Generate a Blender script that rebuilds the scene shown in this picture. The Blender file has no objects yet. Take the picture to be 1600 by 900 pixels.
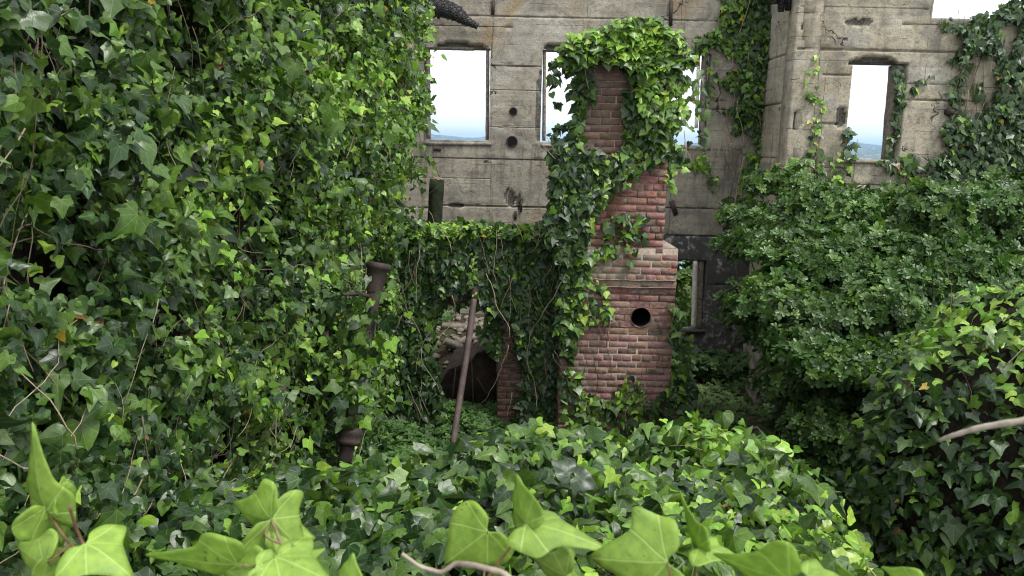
import bpy, bmesh, math, random
import numpy as np
from mathutils import Vector, Matrix
rng = np.random.default_rng(7)
random.seed(7)
sc = bpy.context.scene
COL = sc.collection

# ------------------------------------------------------------ camera
CZ = 3.3
F, PITCH, ROLL = 1232.0, math.radians(10.1), math.radians(1.3)
_fw = np.array([0, math.cos(PITCH), -math.sin(PITCH)])
_r0 = np.array([1.0, 0, 0]); _u0 = np.array([0, math.sin(PITCH), math.cos(PITCH)])
_rt = _r0 * math.cos(ROLL) + _u0 * math.sin(ROLL)
_up = _u0 * math.cos(ROLL) - _r0 * math.sin(ROLL)
CAM = np.array([0, 0, CZ])
cd = bpy.data.cameras.new("camera"); cam = bpy.data.objects.new("camera", cd); COL.objects.link(cam)
cd.sensor_width = 36; cd.lens = 36 * F / 1600; cd.clip_start = 0.05; cd.clip_end = 40000
cd.dof.use_dof = True; cd.dof.focus_distance = 5.5; cd.dof.aperture_fstop = 8.0
M3 = Matrix(((_rt[0], _up[0], -_fw[0]), (_rt[1], _up[1], -_fw[1]), (_rt[2], _up[2], -_fw[2])))
cam.matrix_world = Matrix.Translation(Vector(CAM)) @ M3.to_4x4()
sc.camera = cam

# ------------------------------------------------------------ sky, sun, exposure
SUN_EL, SUN_AZ = math.radians(58), math.radians(125)      # azimuth from +Y towards +X
w = bpy.data.worlds.new("World"); sc.world = w; w.use_nodes = True
nt = w.node_tree; bg = nt.nodes["Background"]
sky = nt.nodes.new("ShaderNodeTexSky"); sky.sky_type = 'NISHITA'; sky.sun_disc = False
sky.sun_elevation = SUN_EL; sky.sun_rotation = SUN_AZ; sky.dust_density = 1.0; sky.air_density = 1.2
hs = nt.nodes.new("ShaderNodeHueSaturation"); hs.inputs["Saturation"].default_value = 0.22
nt.links.new(sky.outputs[0], hs.inputs["Color"]); cl = nt.nodes.new("ShaderNodeMixRGB"); cl.inputs[0].default_value = 0.75; cl.inputs[2].default_value = (6.8, 6.85, 7.0, 1)      # even bright cloud cover
nt.links.new(hs.outputs[0], cl.inputs[1]); nt.links.new(cl.outputs[0], bg.inputs[0])
bg.inputs[1].default_value = 0.10
sl = bpy.data.lights.new("sun", 'SUN'); sl.energy = 1.5; sl.angle = math.radians(13); sl.color = (1.0, 0.97, 0.92)
so = bpy.data.objects.new("sun", sl); COL.objects.link(so)
_sd = Vector((math.sin(SUN_AZ) * math.cos(SUN_EL), math.cos(SUN_AZ) * math.cos(SUN_EL), math.sin(SUN_EL)))
so.rotation_euler = _sd.to_track_quat('Z', 'Y').to_euler()
sc.view_settings.view_transform = 'Standard'; sc.view_settings.look = 'None'
sc.view_settings.gamma = 1; sc.view_settings.exposure = 1.4
sc.render.engine = 'CYCLES'
sc.cycles.max_bounces = 6; sc.cycles.diffuse_bounces = 2; sc.cycles.glossy_bounces = 2
sc.cycles.transmission_bounces = 4; sc.cycles.use_denoising = True
sc.cycles.sample_clamp_indirect = 6; sc.cycles.filter_width = 1.1

# ------------------------------------------------------------ helpers
def ray(x, y):
    return _fw + (x - 800) / F * _rt + (450 - y) / F * _up
def at(x, y, Y):
    d = ray(x, y); return CAM + d * (Y / d[1])
def atX(x, y, X):
    d = ray(x, y); return CAM + d * (X / d[0])
def atZ(x, y, Z):
    d = ray(x, y); return CAM + d * ((Z - CZ) / d[2])
def proj(P):
    d = P - CAM; f = d @ _fw; f = np.where(f < 0.05, 0.05, f)
    return 800 + F * (d @ _rt) / f, 450 - F * (d @ _up) / f

def _h(i, j, k, s):
    n = (i * 374761393 + j * 668265263 + k * 2147483647 % 1013904223 + k * 974634777 + s * 1442695041) & 0xffffffff
    n = ((n ^ (n >> 13)) * 1274126177) & 0xffffffff
    n = n ^ (n >> 16)
    return (n & 0xffff) / 32767.5 - 1
def noise(P, fr=1.0, s=0, octv=1):
    P = np.asarray(P, float); out = np.zeros(P.shape[:-1]); a = 1; tot = 0
    for o in range(octv):
        q = P * fr * 2 ** o + 31.7 * o; i0 = np.floor(q).astype(np.int64); f = q - i0; f = f * f * (3 - 2 * f)
        r = 0
        for dx in (0, 1):
            for dy in (0, 1):
                for dz in (0, 1):
                    wt = (f[..., 0] if dx else 1 - f[..., 0]) * (f[..., 1] if dy else 1 - f[..., 1]) * (f[..., 2] if dz else 1 - f[..., 2])
                    r = r + wt * _h(i0[..., 0] + dx, i0[..., 1] + dy, i0[..., 2] + dz, s + o)
        out += a * r; tot += a; a *= 0.5
    return out / tot
def sm(x): x = np.clip(x, 0, 1); return x * x * (3 - 2 * x)
def nrm(v): return v / np.maximum(np.linalg.norm(v, axis=-1, keepdims=True), 1e-9)

def mk(name, V, F_, mat, parent=None, col=None, uv=None, smooth=False):
    """link one mesh object from numpy arrays; F_ is a list of (n,k) index arrays"""
    me = bpy.data.meshes.new(name)
    F_ = [np.asarray(f, np.int32) for f in F_ if len(f)]
    V = np.asarray(V, np.float32)
    me.vertices.add(len(V)); me.vertices.foreach_set("co", V.ravel())
    loops = np.concatenate([f.ravel() for f in F_]); sizes = np.concatenate([np.full(len(f), f.shape[1], np.int32) for f in F_])
    starts = np.concatenate([[0], np.cumsum(sizes)[:-1]]).astype(np.int32)
    me.loops.add(len(loops)); me.loops.foreach_set("vertex_index", loops)
    me.polygons.add(len(sizes)); me.polygons.foreach_set("loop_start", starts); me.polygons.foreach_set("loop_total", sizes)
    if smooth: me.polygons.foreach_set("use_smooth", np.ones(len(sizes), bool))
    if col is not None:
        a = me.color_attributes.new("Col", 'FLOAT_COLOR', 'POINT')
        c = np.ones((len(V), 4), np.float32); c[:, :3] = col; a.data.foreach_set("color", c.ravel())
    if uv is not None:
        u = me.uv_layers.new(name="UVMap"); u.data.foreach_set("uv", np.asarray(uv, np.float32)[loops].ravel())
    me.update(calc_edges=True)
    me.materials.append(mat)
    o = bpy.data.objects.new(name, me); COL.objects.link(o)
    if parent: o.parent = parent
    return o
def tag(o, label=None, cat=None, group=None, kind=None):
    if label: o["label"] = label
    if cat: o["category"] = cat
    if group: o["group"] = group
    if kind: o["kind"] = kind
    return o
def empty(name, loc=(0, 0, 0), label=None, cat=None, group=None):
    o = bpy.data.objects.new(name, None); COL.objects.link(o); o.empty_display_size = 0.2
    tag(o, label, cat, group)
    return o

class MB:
    def __init__(s): s.V = []; s.F = {}; s.n = 0; s.C = []
    def add(s, V, Fs, c=(1, 1, 1)):
        V = np.asarray(V, float)
        for f in Fs:
            f = np.asarray(f)
            if len(f): s.F.setdefault(f.shape[1], []).append(f + s.n)
        s.V.append(V); s.C.append(np.broadcast_to(np.asarray(c, float), (len(V), 3))); s.n += len(V)
    def box(s, lo, hi, c=(1, 1, 1), R=None, T=None):
        lo = np.array(lo, float); hi = np.array(hi, float)
        V = np.array([[(lo, hi)[i][0], (lo, hi)[j][1], (lo, hi)[k][2]] for i in (0, 1) for j in (0, 1) for k in (0, 1)])
        if R is not None: V = V @ np.array(R).T
        if T is not None: V = V + np.array(T)
        s.add(V, [np.array([[0, 1, 3, 2], [4, 6, 7, 5], [0, 4, 5, 1], [2, 3, 7, 6], [0, 2, 6, 4], [1, 5, 7, 3]])], c)
    def tube(s, pts, rad, n=6, c=(1, 1, 1), cap=True):
        pts = np.asarray(pts, float); m = len(pts); rad = np.broadcast_to(np.asarray(rad, float), (m,))
        t = np.gradient(pts, axis=0); t = nrm(t)
        ref = np.array([0.31, 0.2, 0.93]) if abs(t[0][2]) < 0.9 else np.array([1.0, 0.1, 0])
        a = nrm(np.cross(t, ref)); b = np.cross(t, a)
        th = np.linspace(0, 2 * np.pi, n, endpoint=False)
        V = (pts[:, None] + rad[:, None, None] * (np.cos(th)[None, :, None] * a[:, None] + np.sin(th)[None, :, None] * b[:, None])).reshape(-1, 3)
        i = np.arange(m - 1)[:, None] * n; j = np.arange(n)[None]; j2 = (j + 1) % n
        Q = np.stack([i + j, i + n + j, i + n + j2, i + j2], -1).reshape(-1, 4)
        Fs = [Q]
        if cap: Fs.append(np.array([list(range(n)), [(m - 1) * n + k for k in range(n)][::-1]]))
        s.add(V, Fs, c)
    def build(s, name, mat, parent=None, smooth=False, uv=None):
        return mk(name, np.concatenate(s.V), [np.concatenate(v) for v in s.F.values()], mat, parent, np.concatenate(s.C), uv, smooth)

# ------------------------------------------------------------ materials
class N:
    def __init__(s, name):
        s.m = bpy.data.materials.new(name); s.m.use_nodes = True; s.t = s.m.node_tree
        s.b = s.t.nodes["Principled BSDF"]; s.out = s.t.nodes["Material Output"]
    def n(s, typ, **kw):
        x = s.t.nodes.new("ShaderNode" + typ)
        for k, v in kw.items(): setattr(x, k, v)
        return x
    def put(s, sock, v):
        if hasattr(v, "links") or hasattr(v, "is_linked"): s.t.links.new(v, sock)
        else: sock.default_value = v
    def math(s, op, a, b=0.0, c=None, clamp=False):
        x = s.n("Math", operation=op, use_clamp=clamp); s.put(x.inputs[0], a); s.put(x.inputs[1], b)
        if c is not None: s.put(x.inputs[2], c)
        return x.outputs[0]
    def mix(s, f, a, b, typ='MIX'):
        x = s.n("MixRGB", blend_type=typ); s.put(x.inputs[0], f); s.put(x.inputs[1], a); s.put(x.inputs[2], b); return x.outputs[0]
    def obj(s):
        return s.n("TexCoord").outputs["Object"]
    def map(s, v, sc_=(1, 1, 1), loc=(0, 0, 0)):
        x = s.n("Mapping"); s.put(x.inputs[0], v); x.inputs[3].default_value = sc_; x.inputs[1].default_value = loc; return x.outputs[0]
    def noise(s, v, scale, det=4, rough=0.55, dist=0.0):
        x = s.n("TexNoise"); s.put(x.inputs["Vector"], v); x.inputs["Scale"].default_value = scale; x.inputs["Detail"].default_value = det
        x.inputs["Roughness"].default_value = rough; x.inputs["Distortion"].default_value = dist; return x.outputs["Fac"]
    def vor(s, v, scale, feat='DISTANCE_TO_EDGE'):
        x = s.n("TexVoronoi", feature=feat); s.put(x.inputs["Vector"], v); x.inputs["Scale"].default_value = scale; return x.outputs["Distance"]
    def ramp(s, f, stops):
        x = s.n("ValToRGB"); s.put(x.inputs[0], f); e = x.color_ramp.elements
        while len(e) > 1: e.remove(e[-1])
        e[0].position = stops[0][0]; e[0].color = (*stops[0][1], 1) if len(stops[0][1]) == 3 else stops[0][1]
        for p, c in stops[1:]:
            q = e.new(p); q.color = (*c, 1)
        return x.outputs[0]
    def step(s, f, a, b):           # 0 at a, 1 at b
        x = s.n("MapRange", interpolation_type='SMOOTHSTEP'); s.put(x.inputs[0], f); x.inputs[1].default_value = a; x.inputs[2].default_value = b
        return x.outputs[0]
    def sep(s, v):
        x = s.n("SeparateXYZ"); s.put(x.inputs[0], v); return x.outputs
    def bump(s, h, st=0.5, dist=0.01, nrm_=None):
        x = s.n("Bump"); x.inputs["Strength"].default_value = st; x.inputs["Distance"].default_value = dist; s.put(x.inputs["Height"], h)
        if nrm_ is not None: s.put(x.inputs["Normal"], nrm_)
        return x.outputs[0]
    def fin(s, col, rough=0.8, normal=None, spec=0.3, metal=0.0):
        s.put(s.b.inputs["Base Color"], col); s.put(s.b.inputs["Roughness"], rough); s.put(s.b.inputs["Specular IOR Level"], spec)
        s.put(s.b.inputs["Metallic"], metal)
        if normal is not None: s.put(s.b.inputs["Normal"], normal)
        return s.m

def leaf_mat(name, veins=True, rough=0.27, spec=0.42, trans=0.25, vein_amt=0.6, spots=230):
    k = N(name); a = k.n("Attribute", attribute_name="Col"); c0 = a.outputs["Color"]
    g = k.n("TexCoord"); nz = k.noise(g.outputs["Object"], 60, 3)
    nl = k.noise(g.outputs["Object"], 14, 2)
    c = k.mix(k.step(nz, 0.3, 0.75), k.mix(1.0, c0, (0.78, 0.82, 0.8, 1), 'MULTIPLY'), k.mix(1.0, c0, (1.18, 1.12, 1.05, 1), 'MULTIPLY'))
    nm = None
    uv = k.sep(g.outputs["UV"])
    if veins:
        ax = k.math('ABSOLUTE', k.math('SUBTRACT', uv[0], 0.5)); y = k.math('SUBTRACT', uv[1], 0.5)
        ds = ax
        for an in (40, 86):
            sx, cy = math.sin(math.radians(an)), math.cos(math.radians(an))
            ds = k.math('MINIMUM', ds, k.math('ABSOLUTE', k.math('SUBTRACT', k.math('MULTIPLY', ax, cy), k.math('MULTIPLY', y, sx))))
        # side veins: slanted saw along the leaf
        sv = k.math('FRACT', k.math('MULTIPLY', k.math('SUBTRACT', y, k.math('MULTIPLY', ax, 0.9)), 14))
        sv = k.math('ABSOLUTE', k.math('SUBTRACT', sv, 0.5))
        sfac = k.math('MULTIPLY', k.step(sv, 0.06, 0.0), 0.35)
        vm = k.math('MAXIMUM', k.step(ds, 0.017, 0.004), sfac)
        vc = k.mix(1.0, c0, (1.7, 1.55, 2.2, 1), 'MULTIPLY')
        vc = k.mix(0.3, vc, (0.30, 0.38, 0.16, 1))
        c = k.mix(k.math('MULTIPLY', vm, vein_amt), c, vc)
        nm = k.bump(k.math('ADD', k.math('MULTIPLY', vm, -0.5), k.math('MULTIPLY', nl, 2.0)), 0.35, 0.004)
    sp_ = k.math('MULTIPLY', k.step(k.noise(g.outputs["Object"], spots, 2, 0.5), 0.66, 0.71), k.step(nl, 0.5, 0.62))
    c = k.mix(k.math('MULTIPLY', sp_, 0.65), c, (0.09, 0.065, 0.02, 1))          # blemishes
    geo = k.n("NewGeometry")
    back = k.mix(0.35, k.mix(1.0, c, (1.3, 1.25, 1.3, 1), 'MULTIPLY'), (0.1, 0.15, 0.06, 1))
    cc = k.mix(geo.outputs["Backfacing"], c, back)
    k.fin(cc, k.math('ADD', rough, k.math('MULTIPLY', nz, 0.15)), nm, spec)
    tr = k.n("BsdfTranslucent"); k.put(tr.inputs[0], k.mix(1.0, cc, (1.45, 1.55, 0.7, 1), 'MULTIPLY'))
    mx = k.n("MixShader"); mx.inputs[0].default_value = trans
    k.t.links.new(k.b.outputs[0], mx.inputs[1]); k.t.links.new(tr.outputs[0], mx.inputs[2]); k.t.links.new(mx.outputs[0], k.out.inputs[0])
    return k.m
M_IVY = leaf_mat("ivy_leaf")
M_SHOOT = leaf_mat("young_ivy_leaf", rough=0.42, trans=0.38, vein_amt=0.85, spots=95)
M_SHRUB = leaf_mat("glossy_shrub_leaf", veins=False, rough=0.27, spec=0.32, trans=0.22)
M_HERB = leaf_mat("soft_leaf", veins=False, rough=0.5, spec=0.3, trans=0.3)

def bark():
    k = N("woody_stem"); o = k.obj(); a = k.n("Attribute", attribute_name="Col").outputs["Color"]
    n1 = k.noise(o, 50, 4); c = k.mix(k.step(n1, 0.3, 0.7), k.mix(1.0, a, (0.6, 0.55, 0.5, 1), 'MULTIPLY'), a)
    return k.fin(c, 0.85, k.bump(n1, 0.5, 0.003))
M_BARK = bark()
def solid(name, col, rough=0.85, ns=20, var=0.3, spec=0.2, bump=0.4, dist=0.01):
    k = N(name); o = k.obj(); n1 = k.noise(o, ns, 5, 0.6)
    c = k.mix(k.step(n1, 0.3, 0.7), tuple(v * (1 - var) for v in col) + (1,), tuple(v * (1 + var) for v in col) + (1,))
    return k.fin(c, rough, k.bump(n1, bump, dist), spec)
M_BACKING = solid("stem_soil_gap_shade", (0.018, 0.015, 0.010), 0.95, 35, 0.6)  # stem and soil brown, taken near black to paint the shade between leaves
M_MORTAR = solid("mortar", (0.27, 0.225, 0.18), 0.95, 30, 0.3)

def rust():
    k = N("rusted_iron"); o = k.obj(); n1 = k.noise(o, 12, 6, 0.65); n2 = k.noise(o, 60, 4)
    c = k.ramp(n1, [(0.3, (0.022, 0.018, 0.017)), (0.5, (0.045, 0.033, 0.029)), (0.68, (0.085, 0.055, 0.042))])
    return k.fin(c, 0.75, k.bump(n2, 0.4, 0.003), 0.4, 0.25)
M_RUST = rust()
def rust_pale():
    k = N("weathered_pipe_iron"); o = k.obj(); n1 = k.noise(o, 9, 6, 0.65); n2 = k.noise(o, 60, 4)
    c = k.ramp(n1, [(0.3, (0.06, 0.045, 0.045)), (0.55, (0.11, 0.078, 0.072)), (0.7, (0.16, 0.115, 0.095))])
    return k.fin(c, 0.7, k.bump(n2, 0.4, 0.003), 0.4, 0.15)
M_PIPE = rust_pale()

# key heights of the ruin
YB, YR = 12.0, 10.5              # front faces of the long wall and of the projecting bay
YC, YM = 8.4, 8.8                # chimney front, ivy wall front
Z_SOOT = at(1100, 369, YB)[2]
Z_SILL = at(715, 222, YB)[2]
def concrete(name, warm=0.0, soot=True):
    k = N(name); o = k.obj(); xyz = k.sep(o)
    n1 = k.noise(o, 1.3, 6, 0.6, 0.4); n2 = k.noise(o, 6, 6, 0.65); n3 = k.noise(o, 45, 5, 0.7)
    st = k.noise(k.map(o, (5, 5, 0.45)), 1.5, 5, 0.6)                # drips down the face
    bd = k.noise(k.map(o, (0.35, 0.35, 6)), 2.2, 3, 0.5)                # board courses
    c = k.ramp(n1, [(0.28, (0.17 + warm * .6, 0.15 + warm * .35, 0.12)), (0.45, (0.30 + warm, 0.265 + warm * .8, 0.215 + warm * .3)),
                    (0.62, (0.38 + warm, 0.34 + warm * .8, 0.275 + warm * .3)), (0.75, (0.50, 0.47, 0.41))])
    c = k.mix(k.math('MULTIPLY', k.step(n2, 0.5, 0.7), 0.6), c, (0.14, 0.125, 0.105, 1))
    c = k.mix(k.math('MULTIPLY', k.step(st, 0.52, 0.72), 0.6), c, (0.11, 0.10, 0.088, 1))
    c = k.mix(k.math('MULTIPLY', k.step(st, 0.46, 0.3), 0.35), c, (0.40, 0.38, 0.33, 1))
    c = k.mix(k.math('MULTIPLY', k.step(bd, 0.5, 0.62), 0.25), c, (0.16, 0.14, 0.12, 1))
    n4 = k.noise(o, 17, 6, 0.75, 0.6); c = k.mix(k.math('MULTIPLY', k.step(n4, 0.52, 0.62), 0.45), c, (0.12, 0.105, 0.09, 1))
    c = k.mix(k.math('MULTIPLY', k.step(n4, 0.44, 0.34), 0.35), c, (0.5, 0.46, 0.39, 1))
    sa = k.sep(k.n('Attribute', attribute_name='Col').outputs['Color'])[0]
    c = k.mix(k.step(sa, 0.75, 0.35), c, k.mix(k.step(n3, 0.4, 0.6), (0.055, 0.05, 0.045, 1), (0.16, 0.145, 0.12, 1)))
    # rusty / lichen patches
    ru = k.math('MULTIPLY', k.step(k.noise(o, 1.1, 3, 0.5, 0.8), 0.58, 0.72), k.step(n2, 0.35, 0.6))
    c = k.mix(k.math('MULTIPLY', ru, 0.55), c, (0.30, 0.19, 0.08, 1)); c = k.mix(1.0, c, (0.92, 0.945, 0.93, 1), 'MULTIPLY')
    gl = k.step(k.noise(o, 2.7, 5, 0.6, 1.0), 0.5, 0.68); c = k.mix(k.math('MULTIPLY', gl, 0.55), c, (0.13, 0.13, 0.125, 1))
    wp = k.math('MULTIPLY', k.step(k.noise(o, 0.9, 6, 0.7, 1.2), 0.54, 0.60), k.step(n4, 0.35, 0.5)); c = k.mix(k.math('MULTIPLY', wp, 0.22), c, (0.52, 0.51, 0.47, 1))
    fl = k.step(n3, 0.56, 0.68); c = k.mix(k.math('MULTIPLY', fl, 0.65), c, (0.07, 0.06, 0.05, 1))
    # cracks
    wv = k.n("VectorMath", operation='ADD'); k.put(wv.inputs[0], o)
    nv = k.n("TexNoise"); k.put(nv.inputs["Vector"], o); nv.inputs["Scale"].default_value = 4; nv.inputs["Detail"].default_value = 5
    vs = k.n("VectorMath", operation='SCALE'); k.put(vs.inputs[0], nv.outputs["Color"]); vs.inputs["Scale"].default_value = 0.5
    k.put(wv.inputs[1], vs.outputs[0])
    cr = k.vor(wv.outputs[0], 0.9); crm = k.math('MULTIPLY', k.step(cr, 0.012, 0.002), k.step(k.noise(o, 1.7, 2), 0.53, 0.62))
    c = k.mix(crm, c, (0.03, 0.026, 0.022, 1))
    if soot:
        zs_ = xyz[2]; dr2 = k.math('MULTIPLY', k.step(zs_, Z_SILL - 1.1, Z_SILL - 0.05), k.step(zs_, Z_SILL + 0.02, Z_SILL - 0.02))
        dr2 = k.math('MULTIPLY', dr2, k.step(k.noise(k.map(o, (7, 7, 0.5)), 1.6, 4, 0.6), 0.47, 0.62))
        c = k.mix(k.math('MULTIPLY', dr2, 0.65), c, (0.085, 0.078, 0.068, 1))
    # board joint lines
    jz = k.math('ABSOLUTE', k.math('SUBTRACT', k.math('FRACT', k.math('MULTIPLY', k.math('ADD', xyz[2], k.math('MULTIPLY', n2, 0.012)), 1 / 0.29)), 0.5))
    jm = k.math('MULTIPLY', k.step(jz, 0.018, 0.0), k.step(k.noise(k.map(o, (1.3, 1.3, 4)), 1.7, 3), 0.5, 0.56))
    jx = k.math('ABSOLUTE', k.math('SUBTRACT', k.math('FRACT', k.math('MULTIPLY', k.math('ADD', k.math('ADD', xyz[0], xyz[1]), k.math('MULTIPLY', n2, 0.02)), 1 / 1.37)), 0.5))
    jxm = k.math('MULTIPLY', k.step(jx, 0.004, 0.0), k.step(k.noise(o, 2.5, 2), 0.45, 0.55))
    jm = k.math('MAXIMUM', jm, jxm)
    c = k.mix(k.math('MULTIPLY', jm, 0.45), c, (0.09, 0.08, 0.07, 1))
    if soot:
        e = k.math('ADD', xyz[2], k.math('MULTIPLY', k.math('SUBTRACT', n2, 0.5), 0.10))
        m = k.math('MULTIPLY', k.step(e, Z_SOOT + 0.015, Z_SOOT - 0.015), k.step(xyz[0], 1.6, 1.7))
        sn = k.step(k.noise(o, 9, 6, 0.75), 0.50, 0.60)
        big = k.step(k.noise(o, 1.6, 3), 0.40, 0.6)
        sc2 = k.mix(k.math('MULTIPLY', sn, big), (0.075, 0.073, 0.072, 1), (0.36, 0.35, 0.33, 1))
        c = k.mix(m, c, sc2)
    h = k.math('ADD', k.math('MULTIPLY', n3, 0.5), k.math('ADD', k.math('MULTIPLY', n2, 1.3), k.math('MULTIPLY', n4, 1.0)))
    h = k.math('SUBTRACT', h, k.math('MULTIPLY', k.math('MAXIMUM', crm, jm), 1.2))
    return k.fin(c, 0.93, k.bump(h, 0.8, 0.014), 0.2)
M_CONC = concrete("board_marked_concrete")
M_CONC2 = concrete("lichen_stained_concrete", 0.05, False)

Z_SMEAR0, Z_SMEAR1 = at(960, 440, YC)[2], at(960, 392, YC)[2]
Z_GREY = at(960, 275, YC)[2]
def brick(name, chim=True):
    k = N(name); o = k.obj(); xyz = k.sep(o); a = k.n("Attribute", attribute_name="Col").outputs["Color"]
    n1 = k.noise(o, 3, 5, 0.6); n2 = k.noise(o, 26, 5, 0.65); n3 = k.noise(k.map(o, (1, 1, 2.5)), 9, 5, 0.65)
    c = k.mix(k.step(n2, 0.3, 0.7), k.mix(1.0, a, (0.62, 0.6, 0.6, 1), 'MULTIPLY'), k.mix(1.0, a, (1.15, 1.12, 1.1, 1), 'MULTIPLY'))
    c = k.mix(k.math('MULTIPLY', k.step(n1, 0.55, 0.75), 0.4), c, (0.05, 0.045, 0.04, 1))
    # lime bloom
    c = k.mix(k.math('MULTIPLY', k.step(n3, 0.46, 0.62), 0.42), c, (0.36, 0.29, 0.26, 1))
    pale = k.step(xyz[2], Z_SMEAR0, Z_SMEAR0 - 0.25) if chim else 0.4
    c = k.mix(k.math('MULTIPLY', pale, k.math('MULTIPLY', k.step(n2, 0.42, 0.62), 0.38)), c, (0.30, 0.22, 0.19, 1))
    c = k.mix(k.math('MULTIPLY', k.step(k.noise(o, 70, 4, .7), 0.54, 0.66), 0.5), c, (0.07, 0.045, 0.035, 1))
    if chim:
        z = xyz[2]
        grey = k.math('MULTIPLY', k.step(k.math('ADD', z, k.math('MULTIPLY', n1, 1.0)), Z_GREY + 0.4, Z_GREY + 0.8), 0.62)
        c = k.mix(grey, c, (0.085, 0.07, 0.055, 1))
        zz = k.math('ADD', z, k.math('MULTIPLY', k.math('SUBTRACT', n1, 0.5), 0.2))
        band = k.math('MULTIPLY', k.step(zz, Z_SMEAR0 - 0.06, Z_SMEAR0 + 0.04), k.step(zz, Z_SMEAR1 + 0.05, Z_SMEAR1 - 0.05))
        band = k.math('MULTIPLY', band, k.step(k.math('ADD', k.math('MULTIPLY', n1, 0.6), k.math('MULTIPLY', n3, 0.5)), 0.50, 0.58))
        c = k.mix(k.math('MULTIPLY', band, 0.92), c, (0.25, 0.215, 0.165, 1))
    moss = k.math('MULTIPLY', k.step(k.noise(o, 1.9, 4), 0.55, 0.7), 0.25)
    c = k.mix(moss, c, (0.09, 0.11, 0.04, 1))
    return k.fin(c, 0.9, k.bump(k.math('ADD', n2, n3), 0.7, 0.008), 0.2)
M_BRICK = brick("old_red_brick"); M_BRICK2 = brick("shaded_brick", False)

def char():
    k = N("charred_timber"); o = k.obj(); v = k.vor(k.map(o, (1, 1.6, 1.6)), 16); n = k.noise(o, 40, 4)
    c = k.mix(k.step(v, 0.0, 0.12), (0.003, 0.003, 0.003, 1), (0.022, 0.021, 0.022, 1))
    return k.fin(c, 0.55, k.bump(k.math('ADD', k.step(v, 0, 0.15), k.math('MULTIPLY', n, 0.3)), 1.0, 0.02), 0.45)
M_CHAR = char()
M_WOOD = solid("grey_weathered_wood", (0.19, 0.165, 0.135), 0.9, 22, 0.4)
M_WOODD = solid("mossy_dark_wood", (0.018, 0.025, 0.012), 0.85, 18, 0.5)
M_WHITE = solid("flaking_white_paint", (0.55, 0.52, 0.45), 0.7, 25, 0.25)
M_BLACK = solid("soot_and_shade_black", (0.006, 0.006, 0.006), 0.95, 30, 0.4)  # soot of the flue, and painted darkness for the wall pipes and drain mouth
M_STONE = solid("rubble_stone", (0.19, 0.17, 0.14), 0.95, 9, 0.5)

# ------------------------------------------------------------ leaves
def cr_closed(P, n):
    P = np.asarray(P); m = len(P); out = []
    for i in range(m):
        p0, p1, p2, p3 = P[i - 1], P[i], P[(i + 1) % m], P[(i + 2) % m]
        for t in np.linspace(0, 1, n, endpoint=False):
            out.append(0.5 * ((2 * p1) + (p2 - p0) * t + (2 * p0 - 5 * p1 + 4 * p2 - p3) * t * t + (3 * p1 - p0 - 3 * p2 + p3) * t ** 3))
    return np.array(out)
def halves(H):      # mirror a right-hand outline running base -> tip
    H = np.array(H, float); L = H[1:-1][::-1].copy(); L[:, 0] *= -1
    return np.concatenate([H, L])
IVY5 = halves([(0, 0), (0.16, -0.17), (0.42, -0.18), (0.47, 0.02), (0.58, 0.30), (0.34, 0.40), (0.22, 0.62), (0, 1.0)])
IVY3 = halves([(0, 0), (0.2, -0.12), (0.46, -0.05), (0.60, 0.17), (0.36, 0.36), (0.20, 0.60), (0, 0.95)])
HEART = halves([(0, 0), (0.15, -0.15), (0.40, -0.10), (0.50, 0.16), (0.40, 0.46), (0.20, 0.72), (0, 1.0)])
LONG = halves([(0, 0), (0.14, -0.13), (0.34, -0.16), (0.38, 0.05), (0.40, 0.27), (0.22, 0.44), (0.14, 0.7), (0, 1.15)])
def template(outline, sub=1, rings=(1.0,)):
    o = cr_closed(outline, sub) if sub > 1 else np.array(outline)
    c = np.array([0.0, 0.22]); n = len(o)
    V = [c]; 
    for r in rings: V += list(c + (o - c) * r)
    V = np.array(V); T = [[0, 1 + i, 1 + (i + 1) % n] for i in range(n)]; Q = []
    for k in range(len(rings) - 1):
        a = 1 + k * n; b = a + n
        Q += [[a + i, b + i, b + (i + 1) % n, a + (i + 1) % n] for i in range(n)]
    return np.c_[V, np.zeros(len(V))], np.array(T), np.array(Q).reshape(-1, 4)
T_LO = [template(o) for o in (IVY5, IVY3, HEART, LONG)]
T_MID = [template(o, 2, (0.55, 1.0)) for o in (IVY5, IVY3, HEART, LONG)]
T_HI = [template(o, 5, (0.2, 0.4, 0.6, 0.8, 1.0)) for o in (IVY5, IVY3, HEART, LONG)]
def place(tpl, O, T, Nn, size, col, fold, curl, wave=None, xs=None):
    """vectorised leaves: O origin (petiole), T towards the tip, Nn normal"""
    V0, Ft, Fq = tpl; n = len(O); S = nrm(np.cross(T, Nn)); m = len(V0)
    x = V0[:, 0][None]; y = V0[:, 1][None]
    z = V0[:, 2][None] - fold[:, None] * np.abs(x) - curl[:, None] * (y - 0.15) ** 2 * np.sign(y)
    x = x * (rng.uniform(.72, 1.14, (n, 1)) if xs is None else xs) + rng.normal(0, .09 if xs is None else .04, (n, 1)) * y
    if wave is not None: z = z + wave[:, None] * np.sin(x * 9 + y * 7) * (np.abs(x) + 0.1) + 0.6 * wave[:, None] * x * y * 2
    s = size[:, None, None]
    x, y = np.broadcast_arrays(x, y)
    P = O[:, None] + s * (x[..., None] * S[:, None] + y[..., None] * T[:, None] + z[..., None] * Nn[:, None])
    off = (np.arange(n) * m)[:, None, None]
    uv = np.broadcast_to(np.stack([V0[:, 0] + 0.5, V0[:, 1] + 0.5], -1)[None], (n, m, 2))
    c = np.broadcast_to(col[:, None], (n, m, 3))
    return P.reshape(-1, 3), (Ft[None] + off).reshape(-1, 3), (Fq[None] + off).reshape(-1, 4) if len(Fq) else np.zeros((0, 4), int), c.reshape(-1, 3), uv.reshape(-1, 2)
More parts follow.
